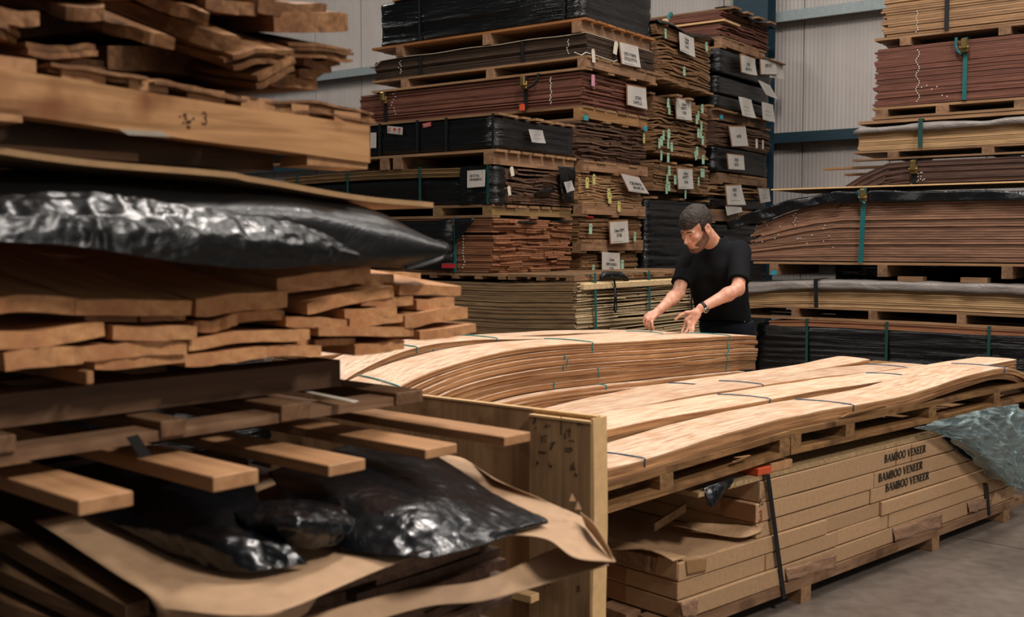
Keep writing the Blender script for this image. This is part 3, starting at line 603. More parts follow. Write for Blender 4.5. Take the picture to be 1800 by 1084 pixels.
    # black strap handle with its loop on the deck
    H = Thing('webbing_handle', 'black strap tensioner with hanging loop on the pale stack', 'strap', f, f.onx(1085, 487, .0))
    mb = MB(); mb.tube([f.onx(a, b, .0) for a, b in [(1056, 488), (1062, 483), (1075, 483), (1090, 483), (1096, 486)]], [.012, .026, .03, .026, .012], 8); mb.tube([f.onx(a, b, .01) for a, b in [(1088, 483), (1095, 485), (1103, 492)]], [.02, .018, .016], 6); H.part('handle', mb, M_SBLK, smooth=True)
    H.part('loop', MB().tube([f.onx(a, b, .045) for a, b in [(1075, 486), (1079, 490), (1081, 500), (1083, 520), (1084, 540), (1082, 548), (1079, 545), (1081, 525), (1080, 505)]], .008), M_SBLK, smooth=True)
    # ---- oak column (frame E2)
    f = E2; G2 = 'bundles in the oak column'
    T = bundle(f, 'top oak bundle of the oak column with three mint tags', -2, 0, .02, 1.12, 3.02, 3.53, V_OAK, n=30, k=3, jx=.035, wav=.022, group=G2, holes=.03)
    T.part('film_wrap', shell(MB(), -2.05, -.08, -.03, .6, 3.2, 3.545, .008, seed=3), M_BLK, smooth=True)
    g = np.array([[(.03 - .3 * v * (v > 0), u * 1.16, 3.545 - (.03 if v == 0 else 0) + .02 * math.sin(u * 9) * (1 - v)) for u in np.linspace(0, 1, 16)] for v in (0, .1, .6, 1)]); T.part('top_film', MB().grid(g, .008), M_BLK, smooth=True)
    sign(T, f, .03, [(1193.5, 56), (1220, 67), (1221, 101), (1194, 89)], [('1.8mm', .12, .3, .5, .8), ('PIPPY', .12, .5, .5, .8), ('OAK', .12, .7, .5, .9), ('~5', .06, .93, .35)], back=False)
    tags(T, f, .03, [(1170, 59, 6), (1242, 82, 8), (1202.7, 125, 2)], M_TAGG)
    T.part('teal_tie', MB().tube([f.onx(a, b, -.05) for a, b in [(1180, 24), (1175, 30), (1174, 36)]], .02), M_TEAL); T.part('pale_clip', MB().cbox(-.07, -.02, f.onx(1177, 40, 0)[1] - .03, f.onx(1177, 40, 0)[1] + .03, 3.53, 3.6, .008), M_PLYE)
    pallet(f, 'open pallet with loose bottom boards under the top oak bundle', -2, .03, -.08, 1.16, 2.875, 3.015, strs=[-1.5, -.7], decks=6, bots=5, jit=.1, group='pallets in the oak column')
    T = bundle(f, 'oak bundle covered in many mint tags, middle of the oak column', -2, 0, -.04, 1.07, 2.37, 2.865, V_OAK, n=32, k=3, jx=.035, wav=.02, group=G2, holes=.04)
    K1 = lambda a, b, *r: (1130 + a * .1936, 160 + b * .1936) + r
    tags(T, f, .03, [K1(*q) for q in [(230, 108), (240, 170), (540, 160), (505, 220), (490, 258), (532, 315), (505, 382), (528, 390), (545, 447), (235, 388), (188, 402), (170, 452), (150, 475), (230, 478), (262, 505), (168, 585), (230, 603), (492, 545), (478, 585, 25), (548, 622)]], M_TAGG)
    sign(T, f, .04, [(1187.7, 172.6), (1214.8, 177.4), (1215, 212), (1188.5, 208.4)], [('1.8mm', .11, .3, .52, .9), ('KNOTTY', .12, .5, .52, .72), ('OAK', .12, .72, .55, .9), ('~5', .05, .94, .3)])
    pallet(f, 'dark pallet gap between the two tagged oak bundles', -2, 0, 0, 1.08, 2.262, 2.365, strs=[-1.5, -.5], decks=6, bots=4, group='pallets in the oak column')
    T = bundle(f, 'lower oak bundle with mint tags just above the man', -2, 0, -.02, 1.12, 2.025, 2.255, V_OAK, n=15, k=3, jx=.035, wav=.008, group=G2, holes=.03)
    tags(T, f, .03, [K1(*q) for q in [(240, 722), (222, 800), (238, 865), (215, 890), (293, 805), (535, 742), (553, 745), (507, 818), (387, 935)]], M_TAGG)
    sign(T, f, .04, [(1191, 296.5), (1217.5, 297.5), (1218, 332), (1191.6, 332)], [('1.8mm', .11, .28, .52, .9), ('KNOTTY', .12, .48, .52, .72), ('OAK', .12, .72, .55, .9), ('~5', .06, .93, .3)])
    pallet(f, 'pallet on the black wrapped block behind the man', -2, 0, -.05, 1.1, 1.925, 2.02, strs=[-1.5, -.4], decks=5, bots=3, group='pallets in the oak column')
    T = wrapped(f, 'tall block wrapped in black film behind the man', -2, 0, -.17, 1.1, .13, 1.92, amp=.01, group=G2)
    sign(T, E1, -.0 + .15, [(1114, 361), (1145, 359), (1146, 384), (1116, 384)], [], back=False, curl=.01, mat=plain('grey_paper', '#8a8484', .6)) if False else None
    pallet(f, 'floor pallet under the black wrapped block', -2, 0, -.1, 1.1, 0, .128, group='floor pallets')
    # ---- dyed veneer column (frame E3)
    f = E3; G3 = 'bundles in the dyed veneer column'
    z = lambda y: f.onx(1272, y, 0)[2]
    T = bundle(f, 'topmost red-brown bundle of the dyed veneer column', -2.2, 0, .14, 1.36, 3.62, 3.89, V_SAP, n=16, k=3, jx=.06, wav=.01, group=G3)
    for i in range(4): T.part('cover_board', MB().box(-2.1, .1, .2 + i * .3, .36 + i * .3, 3.895, 3.915), M_PALX)
    T.part('pale_board', MB().box(-2.2, .02, .12, .5, 3.765, 3.785), M_PLYE); g = np.array([[(.07 - .2 * v, .2 + u * 1.3, 3.925 - .05 * (v == 0) + .015 * math.sin(u * 11)) for u in np.linspace(0, 1, 14)] for v in (0, .3, 1)]); T.part('top_film', MB().grid(g, .008), M_BLK, smooth=True)
    pallet(f, 'pallet under the topmost red-brown bundle', -2.2, 0, .12, 1.2, 3.5, 3.615, strs=3, decks=6, bots=3, group='pallets in the dyed column')
    T = wrapped(f, 'black wrapped dyed bundle with three labels, second from top', -2.2, 0, .05, 1.42, z(128), z(86), group=G3)
    T.part('cover_board', MB().box(-.8, .12, .9, 1.5, z(86) + .002, z(86) + .015), M_PALX)
    sign(T, f, .07, [(1302, 96.5), (1328.8, 104), (1328, 133), (1300.6, 127)], [('DYED', .14, .52, .52, .8), ('ARGENTO', .14, .8, .52, .75)], curl=.015)
    sign(T, f, .10, [(1337, 104.8), (1363.7, 104), (1364.8, 130.5), (1336, 130.5)], [('DYED LATI', .17, .52, .5, .7)], curl=.01)
    sign(T, f, .08, [(1363, 110), (1377, 110), (1377, 139), (1350, 136)], [], back=False, curl=.01)
    T = wrapped(f, 'black wrapped dyed bundle with one tilted label', -2.2, 0, .02, 1.36, z(165), z(133), group=G3)
    sign(T, f, .08, [(1332, 140.5), (1354.5, 150), (1366, 174.5), (1344, 166)], [('~5', .1, .4, .5), ('~5', .1, .62, .5), ('~5', .1, .84, .5)], back=False, curl=.01)
    T = wrapped(f, 'dark thin bundle with two illegible labels above the alder', -2.2, 0, 0, 1.36, z(190), z(167), group=G3)
    sign(T, f, .07, [(1298, 169.6), (1322, 175), (1326, 208), (1301.4, 203)], [('~4', .12, .5, .5), ('~5', .12, .7, .5), ('~5', .12, .9, .5)], back=False, curl=.015)
    sign(T, f, .07, [(1339, 179), (1359.5, 184), (1361, 215), (1339, 210)], [('~5', .1, .5, .5), ('~5', .1, .7, .5)], back=False, curl=.008)
    P = pallet(f, 'pallet with a teal dot in the dyed veneer column', -2.2, 0, 0, 1.36, z(213), z(192), strs=[-1.6, -.8, -.1], decks=6, bots=3, group='pallets in the dyed column')
    q = f.onx(1268, 206, .01); P.part('sticker', MB().box(q[0], q[0] + .004, q[1] - .03, q[1] + .03, q[2] - .02, q[2] + .02), M_BLUE)
    T = bundle(f, 'alder veneer bundle with one framed label and two white tags', -2.2, 0, .0, 1.4, z(256), z(215), V_BRN, k=4, jx=.04, wav=.012, group=G3)
    sign(T, f, .05, [(1282, 223), (1311, 223), (1314.5, 256.5), (1286, 257)], [('ALDER', .12, .55, .5, .8)])
    tags(T, f, .05, [(1341, 254), (1330, 252)], M_CREAM, .05, .1)
    T = wrapped(f, 'black wrapped bundle labelled dyed koto', -2.2, 0, -.03, 1.34, z(302), z(259), group=G3, amp=.012)
    sign(T, f, .05, [(1279, 271), (1308, 274), (1308, 298.5), (1280, 297)], [('DYED', .17, .44, .52, .8), ('KOTO', .17, .76, .52, .8)])
    pallet(f, 'red-brown pallet plank over the dyed ash bundle', -2.2, 0, .05, 1.3, z(324), z(304), strs=3, decks=5, bots=2, group='pallets in the dyed column')
    T = bundle(f, 'uneven thin dyed ash bundle with two labels', -2.2, 0, -.05, 1.4, z(346), z(326), V_MAP, n=7, k=4, jx=.12, wav=.012, group=G3, holes=.15)
    sign(T, f, .05, [(1276, 326.5), (1304, 325.6), (1308.7, 360), (1276.4, 360)], [('DYED', .13, .3, .5, .8), ('ASH', .13, .55, .5, .8), ('~3', .1, .8, .5)], curl=.012)
    sign(T, f, .05, [(1332.5, 331), (1353, 332), (1353, 353.7), (1335.5, 357)], [('~3', .2, .5, .5), ('~4', .2, .75, .5)], curl=.008)
    T = wrapped(f, 'shadowed black bundle under the dyed ash bundle', -2.2, -.03, -.05, 1.36, z(366), z(348), group=G3)
    sign(T, f, .05, [(1275, 362), (1304, 364), (1304, 372), (1277, 379)], [('~5', .3, .6, .5)], back=False)
    pallet(f, 'dark pallet beside the man\'s head', -2.2, -.02, -.05, 1.36, z(392), z(368), strs=3, decks=6, bots=3, group='pallets in the dyed column')
    wrapped(f, 'lowest dark wrapped block of the dyed veneer column', -2.2, -.02, -.05, 1.36, .13, z(394), amp=.012, group=G3)
    pallet(f, 'floor pallet under the dyed veneer column', -2.2, -.02, -.05, 1.36, 0, .128, group='floor pallets')
back_stacks()

# ------------------------------------------------------------------ stack on the right
def right_stack():
    f = FR; G = 'bundles in the right stack'; Y1 = 1.0; XE = 2.1
    zu = lambda X_, Y_: .006 * np.sin(X_ * 2.2)
    T = bundle(f, 'top pale oak bundle of the right stack under a black strap', .06, XE, 0, Y1, 3.2, 3.62, veneer('light_oak_sheets', '#a8835e', '#7a5c42', .25), n=22, k=2, jx=.06, group=G)
    strap_y(T, X(f, 1665, 30), M_SBLK, .035)
    staples(T, f, 0, [(1612 + rnd(-2, 2), 20 + i * 4) for i in range(10)])
    pallet(f, 'pallet under the top pale oak bundle of the right stack', -.05, XE, 0, Y1, 3.115, 3.195, strs=[.2, .95, 1.9], decks=6, bots=0, bt=0, group='pallets in the right stack')
    T = bundle(f, 'thick red sapele bundle with a teal ratchet strap', -.01, XE, 0, Y1, 2.632, 3.105, V_SAP, n=34, k=2, jx=.05, zf=zu, group=G)
    strap_y(T, X(f, 1697, 120), M_TEAL, .032, ratchet=True)
    T.part('loose_strap', MB().tube([f.ony(a, b, -.03) for a, b in [(1681, 66), (1680, 80), (1683, 90), (1690, 95)]], .012), M_TEAL)
    staples(T, f, 0, [(1613 + 3 * math.sin(i * .9), 88 + i * 3.6) for i in range(26)] + [(1620 + i * 9, 150 + i * 3 + rnd(-8, 8)) for i in range(6)])
    pallet(f, 'pallet with square blocks under the sapele bundle of the right stack', -.06, XE, 0, Y1, 2.532, 2.63, strs=[.02, .5, 1.08, 1.8], decks=6, bots=3, sw=.1, group='pallets in the right stack')
    T = bundle(f, 'yellow pine veneer bundle under grey film with a green strap', -.15, XE, 0, Y1, 2.28, 2.432, V_PINE, n=11, k=2, jx=.03, group=G)
    g = np.array([[(x, -.03 + (0 if v < 2 else .4 * (v - 1)), (2.425 if v == 0 else 2.47 if v == 1 else 2.49) + .012 * vn(x * 6, v, 0, 1) - (.03 if x < -.15 else 0)) for v in range(4)] for x in np.linspace(-.2, XE, 40)]); T.part('grey_film', MB().grid(g, .004), M_GREY, smooth=True)
    T.part('cover_board', MB().box(-.17, XE, 0, .9, 2.5, 2.525), M_PALX)
    strap_y(T, X(f, 1621, 230), M_DTEAL, .035, 2.5, y=-.035)
    pallet(f, 'pallet under the yellow pine bundle', -.22, XE, 0, Y1, 2.2, 2.277, strs=[.12, .85, 1.7], decks=6, bots=2, t=.015, group='pallets in the right stack')
    zd = lambda X_, Y_: -.9 * np.clip(.12 - X_, 0, 1) ** 1.4
    T = bundle(f, 'dark walnut bundle bending down at its left end', -.24, XE, 0, Y1, 2.0, 2.18, V_WALD, n=12, k=1, jx=.1, zf=lambda X_, Y_: zd(X_, Y_) * .75, nx=14, group=G)
    strap_y(T, X(f, 1608, 310), M_SBLK, .04, ratchet=True)
    for (a, b, y, l) in ((1446, 297, .05, 1.2), (1484, 307, .25, 1.0), (1515, 311, .4, .8)):
        x = X(f, a, b, y); zz = f.ony(a, b, y)[2]; T.part('loose_board', MB().box(x, x + l, y, y + .1, zz - .008, zz + .01), M_PALX)
    staples(T, f, 0, [(1610 + rnd(-12, 15), 300 + rnd(0, 25)) for i in range(12)])
    # walnut
    zw = lambda X_, Y_: -.55 * np.clip(-.35 - X_, 0, 2) ** 2.0
    T = Thing('veneer_bundle', 'wide walnut bundle under black film with a dark teal strap', 'veneer bundle', f, (.4, .5, 1.36), G); T.dim = (-1.17, XE, 0, Y1, 1.36, 1.9); T.zf = None
    mb = MB(); n = 26
    for i in range(n):
        h = i / n; xa = -1.22 + .3 * max(0, h - .3) * rnd(.3, 1.0) + rnd(0, .12); z0 = 1.362 + h * .525
        zf_ = lambda X_, Y_, h=h: -.34 * h * np.clip(-.3 - X_, 0, 2) ** 1.5
        sheets(mb, xa, XE, 0, Y1, z0, z0 + .0205, 1, 1, .02, .012, 0, zf_, nx=14, gap=.15)
    T.part('veneer_sheets', mb, V_WAL, kind='stuff', fix=False)
    ed = [(1277, 392), (1300, 380), (1340, 366), (1385, 352), (1425, 345), (1470, 336), (1550, 335), (1650, 335), (1800, 335), (1900, 335)]
    eb = [(1279, 405), (1310, 396), (1350, 385), (1400, 368), (1440, 362), (1470, 356), (1550, 355), (1650, 354), (1800, 352), (1900, 352)]
    rows = []
    for (a, b) in zip(ed, eb):
        p = f.ony(*a, -.03); q = f.ony(*b, -.04); rows.append((q, p, p + np.array([0, .35, .01]), p + np.array([0, .9, .0])))
    R_ = np.array(rows); s = np.linspace(0, 1, 60); tix = np.linspace(0, len(rows) - 1, 60); R2 = np.stack([np.stack([np.interp(tix, range(len(rows)), R_[:, j, k]) for k in range(3)], -1) for j in range(4)], 1)
    R3 = []
    for j0, j1, m in ((0, 1, 6), (1, 2, 5), (2, 3, 3)):
        for v in np.linspace(0, 1, m, endpoint=False): R3.append(R2[:, j0] * (1 - v) + R2[:, j1] * v)
    R3 = np.array(R3).transpose(1, 0, 2); R3[..., 1] += .014 * vn(R3[..., 0] * 12, R3[..., 2] * 14, 0, 2); R3[..., 2] += .008 * vn(R3[..., 0] * 9, R3[..., 2] * 12, 4, 2)
    T.part('black_film', MB().grid(R3, .004), M_BAG, smooth=True)
    xb = X(f, 1357, 334, -.03); T.part('cover_board', MB().box(xb, XE, -.05, .8, 1.975, 1.987), M_PLYE)
    o = strap_y(T, X(f, 1521, 400), M_TEAL, .04, 1.96, 1.35, ratchet=True, y=-.03, slant=.02)
    T.part('loose_strap', MB().tube([f.ony(a, b, -.07) for a, b in [(1508, 335), (1512, 348), (1520, 358)]], .014), M_TEAL)
    staples(T, f, 0, [(1396 + rnd(-3, 3), 375 + i * 4) for i in range(6)] + [(rnd(1330, 1470), rnd(395, 440)) for i in range(16)])
    P = pallet(f, 'pallet with wide gaps under the walnut bundle', -1.1, XE, 0, Y1, 1.235, 1.352, strs=[X(f, 1360, 470), X(f, 1551, 470), X(f, 1770, 480), 1.9], decks=6, bots=0, bt=0, sw=.08, group='pallets in the right stack')
    for a in (1600, 1712): x = X(f, a, 480); P.part('packing_block', MB().box(x - .1, x + .1, .0, .12, 1.2, 1.24), M_PALX)
    q = f.ony(1361, 479, -.0); P.part('sticker', MB().box(q[0] - .025, q[0] + .025, -.01, -.004, q[2] - .02, q[2] + .02), M_BLUE)
    # pale bundle in grey film
    zs = lambda X_, Y_: -.06 * np.clip(-.4 - X_, 0, 2) ** 1.3 - .01 * np.clip(X_ - .4, 0, 3)
    T = bundle(f, 'pale veneer bundle draped with grey film and a black band', -1.3, XE, 0, Y1, .972, 1.15, V_PINE, n=11, k=1, jx=.05, zf=zs, nx=10, group=G)
    xs = np.linspace(-1.32, XE, 60); g = np.array([[(x, -.035 + (0 if v < .75 else .5 * (v - .7)), (1.125 + .075 * min(v / .7, 1)) + float(zs(np.array(x), 0)) - (.03 * max(0, -.75 - x) / .5 * (1 - v)) + .006 * float(vn(x * 7, v * 3, 0, 4))) for v in np.linspace(0, 1.4, 8)] for x in xs]); g[..., 1] += .015 * vn(g[..., 0] * 8, g[..., 2] * 14, 0, 6)
    T.part('grey_film', MB().grid(g, .004), M_GREY, smooth=True); T.zf = zs
    strap_y(T, X(f, 1438, 500), M_SBLK, .035, 1.2, .965, y=-.045, slant=-.01)
    pallet(f, 'lowest light pallet of the right stack', -1.35, XE, 0, Y1, .852, .968, strs=[X(f, 1300, 540), X(f, 1398, 540), X(f, 1534, 548), X(f, 1690, 555), 1.6], decks=6, bots=3, sw=.07, zf=lambda x: -.012 * np.clip(x - .3, 0, 3), group='pallets in the right stack')
    T = wrapped(f, 'low black wrapped bundle of the right stack with three green straps', -1.05, XE, 0, Y1, .33, .8, group=G, amp=.009)
    zt = lambda X_, Y_: -.05 * np.clip(-.55 - X_, 0, 2) - .012 * np.clip(X_ - .3, 0, 3)
    T.part('top_sheets', sheets(MB(), -.85, XE, 0, Y1, .795, .85, 4, 1, .1, zf=zt, nx=10), V_ORG, kind='stuff', fix=False)
    for p in (1419, 1559, 1739): strap_y(T, X(f, p, 600), M_DTEAL, .022, .85, .35)
    pallet(f, 'hidden pallet under the low black wrapped bundle', -1.0, XE, 0, Y1, .2, .325, group='pallets in the right stack')
    T = bundle(f, 'bottom brown bundle of the right stack near the floor', -1.0, XE, 0, Y1, .1, .195, V_WAL, n=6, k=1, group=G)
    wrapped(f, 'added dark filler block standing behind the right stack', -.75, XE, 1.12, 1.8, .0, 1.62)  # unseen block added so the pallet gaps stay dark
    pallet(f, 'floor pallet of the right stack', -1.0, XE, 0, Y1, 0, .098, group='floor pallets')
right_stack()
# ------------------------------------------------------------------ surfaces lofted through rows of points
def catmull(P, n):
    P = np.asarray(P, float); m = len(P)
    if m == 2: return P[0] + (P[1] - P[0]) * np.linspace(0, 1, n)[:, None]
    Q = np.concatenate([[2 * P[0] - P[1]], P, [2 * P[-1] - P[-2]]]); t = np.linspace(0, m - 1, n); i = np.minimum(t.astype(int), m - 2); u = (t - i)[:, None]
    a, b, c, d = Q[i], Q[i + 1], Q[i + 2], Q[i + 3]
    return .5 * (2 * b + (c - a) * u + (2 * a - 5 * b + 4 * c - d) * u ** 2 + (3 * b - a - 3 * c + d) * u ** 3)
def loft(rows, ns, nt):
    R_ = np.array([catmull(r, ns) for r in rows]); return np.stack([catmull(R_[:, j], nt) for j in range(ns)], 1)
def crinkle(G, amp, freq, seed=0, sharp=True, weight=None):
    du = np.gradient(G, axis=0); dv = np.gradient(G, axis=1); n = np.cross(du, dv); n /= np.linalg.norm(n, axis=-1, keepdims=True) + 1e-9
    x, y, z = G[..., 0] * freq, G[..., 1] * freq, G[..., 2] * freq
    d = vn(x, y, z, seed)
    if sharp: d = (1 - 2 * np.abs(d)) * .6 + .5 * (1 - 2 * np.abs(vn(x * 2.3, y * 2.3, z * 2.3, seed + 1))) + .25 * vn(x * 5, y * 5, z * 5, seed + 2)
    if weight is not None: d = d * weight
    return G + n * (amp * d)[..., None]

# ------------------------------------------------------------------ veneer flitches
def flitch(fr, label, edge, w, t, y0, y1, group, layers=3, strings=(), deg=4, wob=.012, skew=.0, cat='veneer flitch', xf=0., smat=None, dz=0., tuck=0., nz=None, mat=None, emat=None):
    """edge: (y, z) of the top front edge; strings: y of each tie"""
    E = np.array(edge); co = np.polyfit(E[:, 0], E[:, 1], min(deg, len(E) - 1)); lo, hi = E[:, 0].min(), E[:, 0].max()
    def zt(y):
        y = np.asarray(y, float); yc = np.clip(y, lo, hi); d = np.polyder(co)
        return np.polyval(co, yc) + np.polyval(d, yc) * (y - yc) + dz
    T = Thing('veneer_flitch', label, cat, fr, (xf - w / 2, (y0 + y1) / 2, float(zt((y0 + y1) / 2)) - t), group)
    n = 44; ys = np.linspace(y0, y1, n); sd = random.randint(0, 999)
    fw = wob * vn(ys * 1.6, 0, 0, sd) + .3 * wob * vn(ys * 5, 1, 0, sd); bw = wob * vn(ys * 1.4, 2, 0, sd)
    us = np.linspace(0, 1, 6)
    def lay(za, zb, dx, m_):
        x = xf + fw[:, None] + dx - us[None, :] * (w + fw[:, None] * 0 - bw[:, None]); Y = np.repeat(ys[:, None], 6, 1); sag = .004 * np.sin(us * 3.14)[None, :] + .003 * vn(Y * 3, x * 9, 0, sd)
        Z = zt(Y) + skew * us[None, :]
        m_.solid(np.stack([x, Y, Z - za + sag], -1), np.stack([x, Y, Z - zb + sag], -1))
    mb = MB(); tt_ = t - .003
    for i in range(layers):
        a = .003 + tt_ * i / layers; b = .003 + tt_ * (i + 1) / layers - .0007; lay(a, b, rnd(-.004, .003), mb)
    T.part('veneer_sheets', mb, emat or M_VENE, kind='stuff', smooth=False)
    m2 = MB(); lay(0, .003, .001, m2); top = T.part('top_sheet', m2, mat or M_VEN, smooth=False)
    for s in strings:
        sy, dd = s if isinstance(s, tuple) else (s, 0.)
        fx = float(np.interp(sy, ys, fw)) if ys[1] > ys[0] else float(np.interp(-sy, -ys, fw)); q = MB()
        pts = [(xf + fx + .004, sy, float(zt(sy)) - t + .002), (xf + fx + .004, sy, float(zt(sy)) + .002)] + [(xf + fx - w * u, sy + dd * u, float(zt(sy + dd * u)) + .004 + .004 * math.sin(u * 3.14) + skew * u) for u in np.linspace(.03, .97, 7)]
        q.tube(pts, .0028, 5); T.part('tie_string', q, smat or M_STR)
    return T
def mid_veneers():
    f = FK; e = [tuple(f.onx(a, b, 0)[1:]) for a, b in [(1330, 591), (1212, 594), (1040, 602), (962, 607), (900, 616), (850, 625), (792, 642), (708, 680)]]
    names = ['top', 'second', 'third', 'fourth', 'fifth', 'sixth', 'seventh', 'lowest']
    spx = [(1040, 1281), (1041, 1278), (992, 1280), (996, 1280), (991, 1276), (1051, 1278), (1055, 1279), (975, 1279)]
    def yy(p): return f.onx(p, 640, 0)[1]
    th = [.026, .024, .022, .024, .023, .022, .026, .028]; acc = 0
    for i in range(8):
        lab = '%s flitch of the front curved veneer pile before the man' % names[i]
        st = [yy(q) for q in spx[i]]
        if i == 0: st.append((yy(706), 0.06))
        flitch(f, lab, e, .30, th[i], .02 + rnd(-.012, .012), -3.35 - rnd(0, .1), 'flitches in the front curved pile', 3 if i % 2 else 4, st, smat=M_STRT, xf=rnd(-.008, .006), dz=-acc, wob=.008)
        acc += th[i] + .0015
    flitch(f, 'thin dark edged flitch below the curved pile', e, .34, .02, -.2, -3.2, 'flitches under the curved pile', 2, [yy(1054)], smat=M_STRT, xf=.03, dz=-acc - .004)
    flitch(f, 'brown flitch next to the bottom of the curved pile', e, .36, .026, -.15, -3.25, 'flitches under the curved pile', 3, xf=.035, dz=-acc - .026)
    flitch(f, 'bottom flitch of the curved pile, touching the right veneers', e, .36, .03, -.25, -3.2, 'flitches under the curved pile', 3, xf=.025, dz=-acc - .054)
    # second pile behind, its top flitch held by the man
    e2 = [tuple(f.onx(a, b, -.33)[1:]) for a, b in [(607, 667), (655, 635), (703, 617), (745, 608), (873, 598), (1000, 594), (1100, 591), (1165, 589), (1195, 584)]]
    y2 = lambda p: f.onx(p, 600, -.33)[1]
    flitch(f, 'veneer flitch whose far end the man lifts with his hand', e2, .26, .024, y2(1196), -3.2, 'flitches in the pile behind', 3, [y2(1165), y2(873), y2(731)], smat=M_STRT, xf=-.33, wob=.006)
    e3 = [(y, z - .026 - .0 * y) for y, z in e2[:6]] + [(-.8, .945), (-.3, .925)]
    flitch(f, 'second flitch of the pile behind, notched near end', e3, .27, .03, .0, -2.9, 'flitches in the pile behind', 3, [y2(760)], smat=M_STRT, xf=-.325)
    acc = .058
    for i, nm in enumerate(['third', 'fourth', 'fifth', 'bottom']):
        e4 = [(y, z - .034) for y, z in e3]
        flitch(f, '%s flitch of the pile behind, mostly hidden' % nm, e4, .28, .034, .0, -3.1, 'flitches in the pile behind', 2, xf=-.33, dz=-.035 * i)
    e5 = [tuple(f.onx(a, b, -.64)[1:]) for a, b in [(690, 612), (745, 602), (860, 594), (980, 587), (1090, 583)]]
    flitch(f, 'rearmost pale flitch with wavy edge before the long pale stack', e5, .25, .02, f.onx(1170, 582, -.64)[1], -3.0, 'rear flitches of the pile', 2, xf=-.635, wob=.02, deg=2)
    for i in range(3): flitch(f, ['upper hidden flitch of the rear pile', 'middle hidden flitch of the rear pile', 'lower hidden flitch of the rear pile'][i], e5, .27, .05, .0, -3.0, 'rear flitches of the pile', 2, xf=-.62, dz=-.022 - .052 * i, deg=2)
    zf = lambda y: .09 * np.sin(np.clip((y + 3.1) / 3.1, 0, 1) * 3.14) ** 1.0
    pallet(f, 'bowed pallet carrying the curved veneer piles', -3.0, -.05, -.95, -.03, .58, .70, axis='y', strs=4, decks=6, bots=3, zf=lambda y: .07 * np.sin(np.clip((y + 3.0) / 3.0, 0, 1) * 3.14), group='veneer pallets')
    wrapped(f, 'low black block on the floor under the curved veneer pallet', -.92, -.06, -2.9, -.1, .13, .57, group=None)
    pallet(f, 'floor pallet under the curved veneer piles', -2.9, -.1, -.92, -.06, 0, .128, axis='y', group='floor pallets')
mid_veneers()
